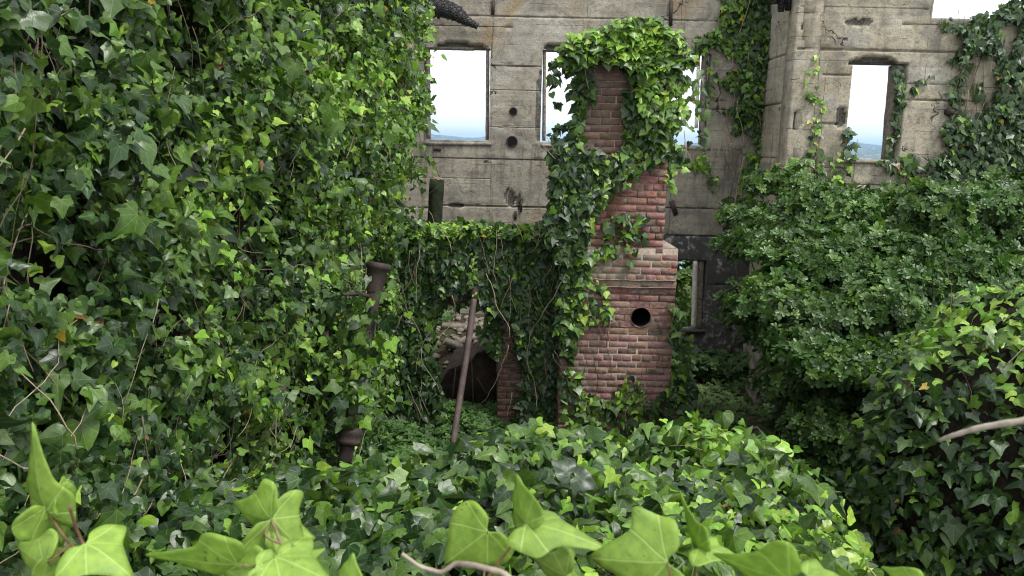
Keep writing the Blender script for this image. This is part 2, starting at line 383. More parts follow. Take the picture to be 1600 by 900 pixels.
class Leaves:
    def __init__(s): s.L = []; s.n = 0
    def add(s, r):
        P, Ft, Fq, c, uv = r; s.L.append((P, Ft + s.n, Fq + s.n, c, uv)); s.n += len(P)
    def build(s, name, mat, parent):
        z = list(zip(*s.L))
        return mk(name, np.concatenate(z[0]), [np.concatenate(z[1]), np.concatenate(z[2])], mat, parent, np.concatenate(z[3]), np.concatenate(z[4]), True)

C_DARK = np.array([[0.016, 0.044, 0.012], [0.026, 0.064, 0.016], [0.038, 0.088, 0.020], [0.026, 0.056, 0.024]])
C_MID = np.array([[0.062, 0.130, 0.018], [0.085, 0.165, 0.022], [0.055, 0.105, 0.026]])
C_LIME = np.array([[0.15, 0.30, 0.030], [0.20, 0.36, 0.040], [0.12, 0.26, 0.028], [0.26, 0.40, 0.055]])
def leafcols(n, P, lime=0.1, mid=0.35, dead=0.002, seed=0):
    """lime/mid may be arrays; young leaves gather in clumps"""
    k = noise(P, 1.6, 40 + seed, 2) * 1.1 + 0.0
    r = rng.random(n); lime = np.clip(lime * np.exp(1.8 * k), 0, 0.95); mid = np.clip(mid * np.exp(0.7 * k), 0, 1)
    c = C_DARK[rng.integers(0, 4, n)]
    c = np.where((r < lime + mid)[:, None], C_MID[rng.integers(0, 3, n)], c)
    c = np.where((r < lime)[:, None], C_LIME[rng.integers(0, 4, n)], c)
    d = rng.random(n); c = np.where((d < dead)[:, None], np.array([[0.38, 0.28, 0.03]]), c)
    c = np.where((d > 1 - dead)[:, None], np.array([[0.16, 0.09, 0.04]]), c)
    return c * rng.uniform(0.78, 1.25, n)[:, None]
def inview(P, mx=450, my=260):
    x, y = proj(P); f = (P - CAM) @ _fw
    return (x > -mx) & (x < 1600 + mx) & (y > -my) & (y < 900 + my) & (f > 0.5)
def ivy(P, Nn, size=0.085, svar=0.35, lime=0.1, mid=0.35, jit=0.45, spin=0.6, down=(0, 0, -1), seed=0, dead=0.002, tri=None, col=None):
    """leaves hanging at points P on a face with normals Nn -> list of placed arrays"""
    k = inview(P); P = P[k]; Nn = Nn[k]
    if not np.isscalar(lime): lime = lime[k]
    if not np.isscalar(size): size = size[k]
    n = len(P)
    L = []
    if n == 0: return L
    nn = nrm(Nn + rng.normal(0, jit, (n, 3)))
    g = np.array(down, float) + rng.normal(0, 0.25, (n, 3)); t = nrm(g - nn * (nn * g).sum(1)[:, None])
    a = rng.normal(0, spin, n); s = np.cross(t, nn); t = t * np.cos(a)[:, None] + s * np.sin(a)[:, None]
    sz = size * np.exp(rng.normal(0, svar, n)) ; sz = np.clip(sz, 0.022, 0.118)
    c = leafcols(n, P, lime, mid, dead, seed) if col is None else col[k]
    d = (P - CAM) @ _fw
    # young leaves are smaller
    sz = np.where(c[:, 1] > 0.22, sz * 0.82, sz)
    fold = rng.uniform(-0.15, 0.55, n); curl = rng.uniform(-0.1, 0.55, n); wv = rng.uniform(0.0, 0.09, n)
    which = rng.choice(4, n, p=[0.42, 0.26, 0.2, 0.12])
    for lod, m0 in ((T_HI, d < 2.3), (T_MID, (d >= 2.3) & (d < 6.2)), (T_LO, d >= 6.2)):
        for w_ in range(4):
            m = m0 & (which == w_)
            if m.any():
                L.append(place(lod[w_], P[m], t[m], nn[m], sz[m], c[m], fold[m], curl[m], wv[m] if lod is not T_LO else None))
    return L

def inpoly(x, y, poly):
    p = np.asarray(poly, float); r = np.zeros(x.shape, bool); j = len(p) - 1
    for i in range(len(p)):
        c = ((p[i, 1] > y) != (p[j, 1] > y)) & (x < (p[j, 0] - p[i, 0]) * (y - p[i, 1]) / (p[j, 1] - p[i, 1] + 1e-9) + p[i, 0])
        r ^= c; j = i
    return r
def patch_points(poly, Y, dens, thick, edge=10, gap=0.0, seed=0):
    """points on the plane at depth Y inside an outline, standing off the wall by up to thick (metres), dens per m2"""
    p = np.array([at(x, y, Y) for x, y in poly]); wp = p[:, [0, 2]]
    lo = wp.min(0) - 0.1; hi = wp.max(0) + 0.1; n = int((hi - lo).prod() * dens)
    q = rng.uniform(lo, hi, (n, 2)); P3 = np.c_[q[:, 0], np.zeros(n), q[:, 1]]
    e = edge / F * Y
    wob = np.c_[noise(P3, 5, seed + 1, 2), noise(P3, 5, seed + 2, 2)] * e * 1.6
    ok = inpoly(q[:, 0] + wob[:, 0], q[:, 1] + wob[:, 1], wp)
    if gap > 0: ok &= noise(P3, 3.2, seed + 3, 2) > (-1 + gap * 1.1)
    q = q[ok]; P3 = P3[ok]; n = len(q)
    dep = thick * (0.35 + 0.65 * (noise(P3, 3.0, seed + 5, 2) * 0.5 + 0.5)) * rng.random(n) ** 0.7
    return np.c_[q[:, 0], Y - 0.012 - dep, q[:, 1]], dep
class Stems:
    '''woody stems of one plant: each its own part, the thinnest beyond a hundred together'''
    def __init__(s): s.L = []
    def tube(s, pts, rad, n=6, c=(1, 1, 1)):
        m = MB(); m.tube(pts, rad, n, c); pts = np.asarray(pts); d = np.linalg.norm(pts.mean(0) - CAM)
        s.L.append((float(np.max(rad)) * np.linalg.norm(pts[-1] - pts[0]) / d ** 2 * bool(inview(pts.mean(0)[None], 0, 0)[0]), m))
    def build(s, name, mat, parent, smooth=True):
        s.L.sort(key=lambda q: -q[0])
        for q, m in s.L[:60]: m.build(name, mat, parent, smooth)
        rest = MB()
        for q, m in s.L[60:]:
            for f in m.F.values():
                pass
            rest.add(np.concatenate(m.V), [np.concatenate(v) for v in m.F.values()], m.C[0][0])
        if rest.V: tag(rest.build("thin_" + name + "s", mat, parent, smooth), kind="stuff")
def vine(mb, start, head, n, step, wander=0.35, r0=0.004, r1=0.0015, c=(0.2, 0.15, 0.09), keep=None, sides=5):
    p = np.array(start, float); d = np.array(head, float); P = [p.copy()]
    for i in range(n):
        d = d + np.array([random.gauss(0, wander), random.gauss(0, wander * 0.5), random.gauss(0, wander)]) * 0.6; d += np.array(head) * 0.25; d /= np.linalg.norm(d)
        p = p + d * step
        if keep is not None: p = keep(p)
        P.append(p.copy())
    mb.tube(P, np.linspace(r0, r1, len(P)), sides, c)
    return np.array(P)
TWIG = [(0.30, 0.25, 0.17), (0.18, 0.15, 0.10), (0.10, 0.08, 0.055), (0.40, 0.34, 0.25)]

# ============================================================ SETTING
def ground_z(X, Y):
    P = np.stack([X, Y, X * 0], -1)
    t = sm((4.75 - Y) / 0.55) * sm((1.45 - X) / 0.45)
    r = sm((X - 2.0) / 0.9) * sm((6.3 - Y) / 2.2)
    z = 1.0 * t + 0.55 * r * (1 - t) + 0.05 * noise(P, 1.2, 3, 3)
    z = z + 0.75 * sm((Y - 9.6) / 1.6) * sm((1.4 - X) / 0.7) * sm((14 - Y) / 1.5)        # rubble bank behind the brick wall
    return z
def grid(x0, x1, y0, y1, st):
    xs = np.arange(x0, x1 + st / 2, st); ys = np.arange(y0, y1 + st / 2, st); X, Y = np.meshgrid(xs, ys)
    nx, ny = len(xs), len(ys); i = np.arange(ny - 1)[:, None] * nx + np.arange(nx - 1)[None]
    return X, Y, np.stack([i, i + 1, i + nx + 1, i + nx], -1).reshape(-1, 4)
def m_ground():
    k = N("leaf_littered_soil"); o = k.obj(); n1 = k.noise(o, 2.2, 5, 0.6); n2 = k.noise(o, 25, 6, 0.7)
    c = k.ramp(n2, [(0.3, (0.02, 0.016, 0.010)), (0.5, (0.05, 0.038, 0.025)), (0.7, (0.10, 0.08, 0.055))])
    c = k.mix(k.math('MULTIPLY', k.step(n1, 0.45, 0.62), 0.75), c, (0.045, 0.062, 0.02, 1))
    return k.fin(c, 0.95, k.bump(n2, 0.8, 0.03), 0.15)
X, Y, Q = grid(-14, 16, -4, 30, 0.16)
V = np.stack([X, Y, ground_z(X, Y)], -1)
V[..., 2] -= 30 * sm((V[..., 1] - 20) / 10) + 30 * sm((V[..., 0] - 11) / 5) * 0
g = tag(mk("ground", V.reshape(-1, 3), [Q], m_ground(), smooth=True), "bare soil and leaf litter inside the ruin", kind="structure")

def m_sea():
    k = N("bay_water"); o = k.obj(); n1 = k.noise(k.map(o, (1, 1, 1)), 0.02, 4)
    return k.fin(k.mix(n1, (0.10, 0.17, 0.22, 1), (0.14, 0.22, 0.27, 1)), 0.35, k.bump(n1, 0.3, 2.0), 0.4)
mb = MB(); mb.box((-16000, 24, -33), (16000, 20000, -30)); tag(mb.build("sea", m_sea()), "blue bay water beyond the ruin", kind="structure")
def hills(name, Y0, hmax, seed, mat, x0, x1, step):
    xs = np.arange(x0, x1, step); k = 14; ys = np.linspace(0, 1, k)
    P = np.stack([xs, xs * 0, xs * 0], -1)
    ridge = hmax * (0.55 + 0.35 * noise(P, 1 / 1500, seed, 4) + 0.25 * noise(P, 1 / 300, seed + 9, 3))
    V = []
    for t in ys:
        q = np.stack([xs, xs * 0 + t * 2500, xs * 0], -1)
        V.append(np.stack([xs, Y0 + t * 1800 + 0 * xs, -31 + ridge * math.sin(math.pi * min(1, t * 1.0) * 0.5) * (1 + 0.25 * noise(q, 1 / 160, seed + 3, 3))], -1))
    V = np.array(V); nx = len(xs); i = np.arange(k - 1)[:, None] * nx + np.arange(nx - 1)[None]
    return tag(mk(name, V.reshape(-1, 3), [np.stack([i, i + 1, i + nx + 1, i + nx], -1).reshape(-1, 4)], mat, smooth=True), kind="structure")
def m_hill():
    k = N("far_hillside"); o = k.obj(); n1 = k.noise(o, 0.006, 6, 0.7); n2 = k.noise(o, 0.02, 4, 0.7)
    c = k.mix(k.step(n1, 0.4, 0.6), (0.05, 0.08, 0.035, 1), (0.12, 0.12, 0.07, 1))
    c = k.mix(k.math('MULTIPLY', k.step(n2, 0.55, 0.65), 0.6), c, (0.5, 0.47, 0.42, 1))      # houses over the slopes
    return k.fin(c, 0.9, None, 0.1)
MH = m_hill()
hills("hills", 7500, 245, 5, MH, -9000, 12000, 60)["label"] = "hazy blue hills across the bay"
hills("hills", 4200, 150, 15, MH, 1600, 9000, 40)["label"] = "nearer built-up hillside on the far shore"

# ============================================================ CONCRETE RUIN
ruin = empty("concrete_ruin", (0, 0, 0), "roofless board-marked concrete ruin with empty windows behind the brick chimney", "ruin")
def wall_grid(name, u0, u1, z0, z1, to3, openings, grooves, spalls, mat, parent, thick, seed, st=0.032):
    """face in (u,z); to3(u,z,d) gives the point, d metres behind the face. Openings are left empty with real reveals."""
    us = list(np.arange(u0, u1, st)) + [u1]; zs = list(np.arange(z0, z1, st)) + [z1]
    for (a, b, c, d) in openings: us += [a, b]; zs += [c, d]
    for (a, b, z, wd, dp) in grooves: zs += [z - wd * 0.8, z - wd * 0.3, z + wd * 0.3, z + wd * 0.8]; us += [a, b]
    us = np.array(sorted(set(np.round(us, 4)))); zs = np.array(sorted(set(np.round(zs, 4))))
    U, Z = np.meshgrid(us, zs); P = np.stack([U, Z, U * 0 + seed], -1)
    d = 0.006 * noise(P, 2.5, seed, 3) + 0.004 * noise(P, 14, seed + 1, 2)
    # board courses sit a little proud of each other
    bi = np.floor(Z / 0.29 + 0.02 * noise(P, 3, 2)).astype(int); d += 0.005 * (_h(bi, (U / 2.7).astype(int), bi * 0, 5))
    for (a, b, z, wd, dp) in grooves:
        zz = z + 0.006 * noise(P, 3, seed + 6, 2); br = (noise(P, 1.7, seed + 8, 2) > -0.75)
        m = np.clip(1 - np.abs(Z - z) / (wd * 0.8), 0, 1) * (U >= a) * (U <= b) * br
        d = d + dp * (m > 0.3) * (0.7 + 0.5 * noise(P, 6, seed + 4, 2))
        ch = np.clip(1 - np.abs(Z - z) / (wd * 3), 0, 1) * (U >= a) * (U <= b) * (noise(P, 9, seed + 5, 2) > 0.25)
        d = d + 0.018 * ch
    spm = 0 * U
    for (a, b, c, e, dp) in spalls:
        cu, cz = (a + b) / 2, (c + e) / 2
        q = 1 - (((U - cu) / ((b - a) / 2)) ** 2 + ((Z - cz) / ((e - c) / 2)) ** 2) + 0.7 * noise(P, 9, seed + 12, 3)
        d = d + dp * sm(q * 12); spm = np.maximum(spm, sm(q * 12))
    keep = np.ones((len(zs) - 1, len(us) - 1), bool); uc = (us[1:] + us[:-1]) / 2; zc = (zs[1:] + zs[:-1]) / 2
    UC, ZC = np.meshgrid(uc, zc)
    PC = np.stack([UC, ZC, UC * 0], -1)
    for (a, b, c, e) in openings: keep &= ~((UC > a) & (UC < b) & (ZC > c) & (ZC < e))
    Vf = to3(U, Z, d).reshape(-1, 3); Vb = to3(U, Z, np.full_like(U, thick)).reshape(-1, 3)
    nx = len(us); i = (np.arange(len(zs) - 1)[:, None] * nx + np.arange(len(us) - 1)[None])
    Q = np.stack([i, i + 1, i + nx + 1, i + nx], -1)[keep]; nV = len(Vf)
    E = np.concatenate([Q[:, [0, 1]], Q[:, [1, 2]], Q[:, [2, 3]], Q[:, [3, 0]]]); key = np.sort(E, 1); kk = key[:, 0] * 10 ** 7 + key[:, 1]
    un, idx, cnt = np.unique(kk, return_index=True, return_counts=True); B = E[idx[cnt == 1]]
    R = np.stack([B[:, 1], B[:, 0], B[:, 0] + nV, B[:, 1] + nV], -1)
    cc = np.repeat(1 - spm.reshape(-1, 1), 3, 1); return mk(name, np.concatenate([Vf, Vb]), [Q, Q[:, ::-1] + nV, R], mat, parent, np.concatenate([cc, cc * 0 + 1]))
def pz(x, y, Y): return at(x, y, Y)[2]
def pxx(x, y, Y): return at(x, y, Y)[0]
xw = [(663, 765), (846, 948), (1006, 1108)]
XC = at(1190, 170, YB)[0]                         # plane of the return wall
def back3(U, Z, d): return np.stack([U, YB + d, Z], -1)
winz0, winz1 = pz(715, 219, YB), pz(715, 75, YB)
ops = [(pxx(a, 150, YB), pxx(b, 150, YB), winz0, winz1) for a, b in xw]
ops.append((pxx(1045, 460, YB), pxx(1101, 460, YB), pz(1090, 516, YB), pz(1085, 407, YB)))
ops.append((pxx(480, 150, YB), pxx(584, 150, YB), winz0, winz1))
def gr(x0, x1, y, wd, dp, Y=YB): return (pxx(x0, y, Y), pxx(x1, y, Y), pz((x0 + x1) / 2, y, Y), wd, dp)
grooves = [gr(560, 1135, 27, .012, .02), gr(640, 800, 41, .008, .015), gr(766, 845, 103, .018, .06), gr(560, 664, 94, .022, .06), gr(766, 845, 141, .009, .02),
           gr(766, 845, 199, .009, .02), gr(560, 766, 246, .016, .05), gr(766, 1000, 251, .020, .06), gr(560, 766, 277, .009, .02),
           gr(690, 1000, 324, .022, .06), gr(1040, 1135, 326, .014, .03), gr(1040, 1150, 369, .020, .05), gr(1112, 1135, 157, .012, .03), gr(1112, 1135, 171, .016, .05),
           gr(1050, 1130, 264, .009, .02), gr(1040, 1190, 445, .008, .012), gr(560, 690, 324, .010, .02)]
def sp(x0, x1, y0, y1, dp, Y=YB): return (pxx(x0, y0, Y), pxx(x1, y0, Y), pz((x0 + x1) / 2, y1, Y), pz((x0 + x1) / 2, y0, Y), dp)
spalls = [sp(678, 760, 66, 80, .10), sp(846, 900, 69, 80, .09), sp(838, 850, 110, 225, .03), sp(788, 806, 295, 325, .04), sp(808, 816, 300, 332, .03),
          sp(1130, 1160, 345, 372, .1), sp(700, 725, 317, 325, .03), sp(660, 668, 90, 215, .02), sp(751, 768, 251, 256, .02)]
bw = wall_grid("wall", -7.5, XC, -0.3, 7.0, back3, ops, grooves, spalls, M_CONC, ruin, 0.26, 11)
bw["label"] = "long weathered concrete wall with four empty windows"
# wall around the corner (return) and the face of the bay
def ret3(U, Z, d): return np.stack([XC + d, U, Z], -1)
zt = lambda x, y, Y: pz(x, y, Y)
G1, G2, G3, G4 = pz(1247, 76, YR), pz(1240, 157, YR), pz(1235, 193, YR), pz(1320, 291, YR)
rw = wall_grid("return_wall", YR, YB, -0.3, 7.0, ret3, [], [(YR, YB, G1, .016, .05), (YR, YB, G2, .016, .05), (YR + .2, YB, pz(1200, 246, YB), .012, .03), (YR, YB, G4 - .1, .016, .05)],
               [(YR, YR + .5, pz(1235, 25, YR), pz(1235, 15, YR), .05)], M_CONC2, ruin, 0.24, 23)
def bay3(U, Z, d): return np.stack([U, YR + d, Z], -1)
x0b = XC + 0.002
wl, wr = pxx(1326, 170, YR), pxx(1412, 170, YR)
ops2 = [(wl, wr, pz(1350, 250, YR), pz(1360, 98, YR)), (pxx(1458, 15, YR), pxx(1640, 15, YR), pz(1500, 29, YR), 6.4)]
gr2 = [gr(1247, 1500, 79, .022, .06, YR), gr(1285, 1330, 117, .016, .05, YR), gr(1415, 1500, 132, .008, .015, YR), gr(1408, 1530, 157, .016, .05, YR),
       gr(1243, 1310, 193, .018, .05, YR), gr(1238, 1700, 291, .014, .04, YR), gr(1250, 1450, 12, .007, .012, YR), gr(1225, 1320, 262, .008, .012, YR), gr(1410, 1600, 40, .006, .01, YR)]
sp2 = [sp(1328, 1400, 90, 104, .11, YR), sp(1322, 1350, 29, 40, .03, YR), sp(1345, 1365, 27, 41, .02, YR), sp(1240, 1252, 175, 200, .05, YR), sp(1306, 1325, 165, 200, .05, YR), sp(1255, 1262, 38, 46, .04, YR)]
fw = wall_grid("bay_wall", x0b, 9.5, -0.3, 7.0, bay3, ops2, gr2, sp2, M_CONC2, ruin, 0.30, 37)
fw["label"] = "yellowish projecting concrete bay with one tall window"
# window joinery and wall details as sub-parts
def bar(name, x0, y0, x1, y1, Y, wdt, dep, mat, parent, lab=None):
    """timber bar between two picture points at depth Y"""
    a, b = at(x0, y0, Y), at(x1, y1, Y); m = MB(); t = nrm(b - a); s = nrm(np.cross(t, [0, 1, 0])); L = np.linalg.norm(b - a); n = 14
    rr = []
    for i in range(n + 1):
        c = a + t * L * i / n; j = wdt * 0.5 * (1 + 0.10 * random.uniform(-1, 1))
        rr += [c - s * j, c + s * j, c + s * j + [0, dep, 0], c - s * j + [0, dep, 0]]
    Q = [[4 * i + k, 4 * i + (k + 1) % 4, 4 * i + 4 + (k + 1) % 4, 4 * i + 4 + k] for i in range(n) for k in range(4)] + [[3, 2, 1, 0], [4 * n, 4 * n + 1, 4 * n + 2, 4 * n + 3]]
    m.add(rr, [np.array(Q)]); o = m.build(name, mat, parent)
    if lab: o["label"] = lab
    return o
bar("window_jamb", 668, 77, 669, 218, YB + .06, .06, .12, M_WOOD, bw)
bar("window_jamb", 762, 78, 761, 219, YB + .05, .05, .12, M_WOOD, bw)
bar("window_jamb", 851, 80, 850, 220, YB + .06, .05, .12, M_WOOD, bw)
bar("window_jamb", 1103, 84, 1097, 226, YB + .05, .07, .12, M_WOOD, bw)
bar("window_jamb", 1093, 84, 1089, 200, YB + .10, .03, .1, M_WHITE, bw)
bar("window_head", 664, 74, 740, 76, YB + .05, .035, .14, M_WOOD, bw)
bar("window_jamb", 1087, 408, 1084, 515, YB - .01, .055, .08, M_WHITE, bw, "white painted window post")
bar("window_jamb", 1096, 408, 1093, 515, YB + .03, .07, .16, M_WOOD, bw)
bar("window_sill", 1040, 518, 1104, 518, YB - .04, .05, .2, M_CONC, bw)
bar("window_jamb", 1402, 102, 1389, 250, YR + .10, .085, .15, M_WOOD, fw)
bar("window_sill", 1322, 252, 1398, 253, YR - .02, .05, .2, M_CONC2, fw)
bar("window_sill", 662, 224, 768, 225, YB - .015, .05, .2, M_CONC, bw)
bar("window_sill", 845, 227, 950, 229, YB - .015, .05, .2, M_CONC, bw)
bar("window_sill", 1005, 230, 1110, 232, YB - .015, .05, .2, M_CONC, bw)
for (x, y, r) in ((802, 174, 5), (800, 221, 7)):
    p = at(x, y, YB); R = r / F * YB; m = MB(); th = np.linspace(0, 2 * np.pi, 15)[:-1]
    for rr, yy in ((R * 1.25, 0.0),): pass
    rings = [(R * 1.3, 0.012), (R * 1.25, -0.02), (R, -0.022), (R * 0.9, 0.02)]
    VV = np.concatenate([np.stack([p[0] + q * np.cos(th), 0 * th + YB + yy, p[2] + q * np.sin(th)], -1) for q, yy in rings] + [[[p[0], YB + 0.019, p[2]]]])
    n = len(th); Q = [[k * n + i, k * n + (i + 1) % n, (k + 1) * n + (i + 1) % n, (k + 1) * n + i] for k in range(3) for i in range(n)]
    m.add(VV, [np.array(Q), np.array([[3 * n + i, 3 * n + (i + 1) % n, 4 * n] for i in range(n)])]); m.build("pipe_socket", M_RUST, bw, True)
    m = MB(); jj = 1 + .12 * np.sin(th * 3 + x); m.add(np.stack([p[0] + R * jj * np.cos(th), 0 * th + YB - .024, p[2] + R * jj * np.sin(th)], -1), [np.arange(n)[None]]); m.build("hole_dark_disc", M_BLACK, bw)  # flat black disc before the wall, painting the dark inside the socket
m = MB(); p = at(1481, 175, YR); m.tube([p + [0, .05, 0], p + [0, -.05, 0], p + [.01, -.1, -.01]], [.05, .05, .04], 12); m.build("pipe_stub", M_RUST, fw, True)
def strap(x0, y0, x1, y1, Y, wd, parent, nm="iron_strap", mat=None):
    a, b = at(x0, y0, Y - .02), at(x1, y1, Y - .02); mm = MB(); t = nrm(b - a); s = np.cross(t, [0, 1, 0]) * wd / 2
    mm.add([a - s, a + s, b + s, b - s, a - s + [0, .06, 0], a + s + [0, .06, 0], b + s + [0, .06, 0], b - s + [0, .06, 0]],
           [np.array([[0, 1, 2, 3], [7, 6, 5, 4], [0, 4, 5, 1], [1, 5, 6, 2], [2, 6, 7, 3], [3, 7, 4, 0]])]); return mm.build(nm, mat or M_RUST, parent)
strap(1049, 0, 1048, 40, YB, .05, bw); strap(771, 0, 770, 23, YB, .05, bw)
strap(1049, 314, 1057, 336, YB, .07, bw); strap(815, 312, 814, 331, YB, .03, bw); strap(806, 330, 805, 343, YB, .04, bw)
strap(677, 233, 689, 233, YB, .05, bw); strap(1185, 309, 1185, 322, YB - 0.02, .03, bw)
# charred timbers
m = MB(); pts = [at(x, y, 11.7) for x, y in ((560, -50), (635, -4), (665, 6), (690, 12), (712, 20), (728, 32), (749, 43))]
rad = np.array([.16, .16, .15, .15, .12, .07, .045]); pp = []; rp = []
for i in range(6):
    for t in np.linspace(0, 1, 8, endpoint=False): pp.append(pts[i] * (1 - t) + pts[i + 1] * t); rp.append((rad[i] * (1 - t) + rad[i + 1] * t) * random.uniform(.82, 1.15))
m.tube(pp, rp, 9); o = m.build("charred_beam", M_CHAR, None, False); tag(o, "blackened charred beam hanging down beside the left empty window", "beam")
m = MB(); m.tube([at(638, -10, 11.5), at(646, 5, 11.5), at(654, 20, 11.5)], [.025, .02, .015], 5, (0.3, 0.2, 0.16)); tag(m.build("wood_splinter", M_BARK), "thin reddish splinter of wood above the left empty window", "splinter")
m = MB(); e1 = MB()
for i, (x, y) in enumerate(((1212, -8), (1222, 4), (1233, 2), (1241, -4))):
    a = at(x, -60, 10.8); b = at(x - 2, y + 14, 10.75); m.tube([a, (a + b) / 2 + [.01, 0, 0], b], [.06, .055, .045], 4)
tag(m.build("charred_beam", M_CHAR), "charred dark timber ends wedged in the wall corner at the top", "beam")

# ============================================================ BRICKWORK
def bricks(mb, x0, x1, z0, z1, y, side=None, hole=None, drop=None, course=0.0745, L=0.212, ragged=0.0, c0=(0.27, 0.095, 0.065), dep=0.09, seed=0):
    """laid bricks over a face; side=None faces -Y, side='L' faces -X at x=y"""
    rg = np.random.default_rng(seed); nz = int((z1 - z0) / course)
    for k in range(nz):
        z = z0 + k * course; hd = (k % 6 == 3); l = L / 2 if hd else L
        x = x0 - (0 if k % 2 == 0 else l / 2) - 1e-4
        while x < x1 - 0.01:
            a, b = max(x, x0), min(x + l, x1); x += l
            if b - a < 0.03: continue
            cz = z + course / 2
            if drop is not None and drop((a + b) / 2, cz, rg): continue
            g = 0.0055; j = rg.normal(0, 0.0025, 3); pr = rg.normal(0, 0.0025)
            col = np.array(c0) * rg.uniform(0.62, 1.25) * np.array([1, rg.uniform(0.85, 1.25), rg.uniform(0.85, 1.3)])
            if rg.random() < 0.08: col = np.array([0.16, 0.11, 0.085])
            def cell(xa, xb, za, zb):
                ins = min(0.005, (xb - xa) / 4)
                f = np.array([[xa + ins, y - pr - .004, za + ins], [xb - ins, y - pr - .004, za + ins], [xb - ins, y - pr - .004, zb - ins], [xa + ins, y - pr - .004, zb - ins]])
                m_ = np.array([[xa, y - pr + .002, za], [xb, y - pr + .002, za], [xb, y - pr + .002, zb], [xa, y - pr + .002, zb]]); bk = m_ + [0, dep, 0]
                V = np.concatenate([f, m_, bk])
                if side == 'L': V = np.stack([V[:, 1], V[:, 0], V[:, 2]], -1)
                Q = [[0, 1, 2, 3]] + [[4 + i, 4 + (i + 1) % 4, (i + 1) % 4, i] for i in range(4)] + [[8 + i, 8 + (i + 1) % 4, 4 + (i + 1) % 4, 4 + i] for i in range(4)]
                Q = np.array(Q)
                if side == 'L': Q = Q[:, ::-1]
                mb.add(V, [Q], col)
            xa, xb, za, zb = a + g + j[0], b - g + j[0], z + g + j[1] * .5, z + course - g + j[1] * .5
            if hole and (max(abs(xa - hole[0]), 0) < l + hole[2]) and abs(cz - hole[1]) < hole[2] + course and xa < hole[0] + hole[2] and xb > hole[0] - hole[2]:
                n = max(2, int((xb - xa) / .008)); mz = 8
                for i in range(n):
                    for q in range(mz):
                        u0, u1 = xa + (xb - xa) * i / n, xa + (xb - xa) * (i + 1) / n; v0, v1 = za + (zb - za) * q / mz, za + (zb - za) * (q + 1) / mz
                        if math.hypot((u0 + u1) / 2 - hole[0], (v0 + v1) / 2 - hole[1]) > hole[2] + .004:
                            V = np.array([[u0, y - pr - .004, v0], [u1, y - pr - .004, v0], [u1, y - pr - .004, v1], [u0, y - pr - .004, v1]]); V = np.concatenate([V, V + [0, dep, 0]])
                            mb.add(V, [np.array([[0, 1, 2, 3], [0, 4, 5, 1], [1, 5, 6, 2], [2, 6, 7, 3], [3, 7, 4, 0]])], col)
            else: cell(xa, xb, za, zb)
chim = empty("brick_chimney", (0, 0, 0), "tall red brick chimney with a round flue hole, capped with ivy", "chimney")
cxl0, cxr0 = pxx(874, 560, YC), pxx(1054, 500, YC); cxl1, cxr1 = pxx(906, 200, YC), pxx(1045, 240, YC)
z_sh = pz(1045, 389, YC); z_top = pz(980, 72, YC); dpt = 0.78
hc = at(1001, 496, YC); hr = 15.5 / F * YC
z_b = -0.1
m = MB()
bricks(m, cxl0, cxr0, z_b, z_sh, YC, hole=(hc[0], hc[2], hr), seed=1, c0=(0.33, 0.165, 0.135))
def dr(x, z, rg): return (x < cxl1 + 0.10 and z > z_top - 0.55 and rg.random() < 0.8) or (x < cxl1 + 0.2 and pz(900, 300, YC) < z < pz(900, 212, YC) and rg.random() < 0.75)
nzs = int((z_sh - z_b) / 0.0745) * 0.0745 + z_b
bricks(m, cxl1, cxr1, nzs, z_top, YC + 0.004, drop=dr, seed=2, c0=(0.25, 0.11, 0.082))
def fl(f, *a, **k): f(m, *a, **k)
bricks(m, YC + .10, YC + dpt, z_b, z_sh, cxl0 + 0.0, side='L', seed=3)
bricks(m, YC + .10, YC + dpt, nzs, z_top, cxl1 + 0.0, side='L', seed=4)
m.build("brickwork", M_BRICK, chim)
# mortar body with the flue opening left free
m = MB(); hb = 0.16; ya = YC + 0.001; yb_ = YC + dpt
m.box((cxl0 + .012, ya, z_b), (cxr0 - .006, yb_, hc[2] - hb)); m.box((cxl0 + .012, ya, hc[2] + hb), (cxr0 - .006, yb_, z_sh))
m.box((cxl0 + .012, ya, hc[2] - hb), (hc[0] - hb, yb_, hc[2] + hb)); m.box((hc[0] + hb, ya, hc[2] - hb), (cxr0 - .006, yb_, hc[2] + hb))
m.box((hc[0] - hb, yb_ - .2, hc[2] - hb), (hc[0] + hb, yb_ - .001, hc[2] + hb))
m.box((cxl1 + .012, YC + 0.012, z_sh), (cxr1 - .006, yb_ - .002, z_top - .03))
th = np.linspace(0, 2 * np.pi, 33)[:-1] + np.pi / 4; sq = np.array([[np.cos(t), np.sin(t)] / np.maximum(abs(np.cos(t)), abs(np.sin(t))) for t in th]) * hb
ci = np.stack([np.cos(th), np.sin(th)], -1) * hr; n = 32
V = np.concatenate([np.c_[hc[0] + sq[:, 0], np.full(n, ya), hc[2] + sq[:, 1]], np.c_[hc[0] + ci[:, 0], np.full(n, ya), hc[2] + ci[:, 1]]])
m.add(V, [np.array([[i, (i + 1) % n, n + (i + 1) % n, n + i] for i in range(n)])])
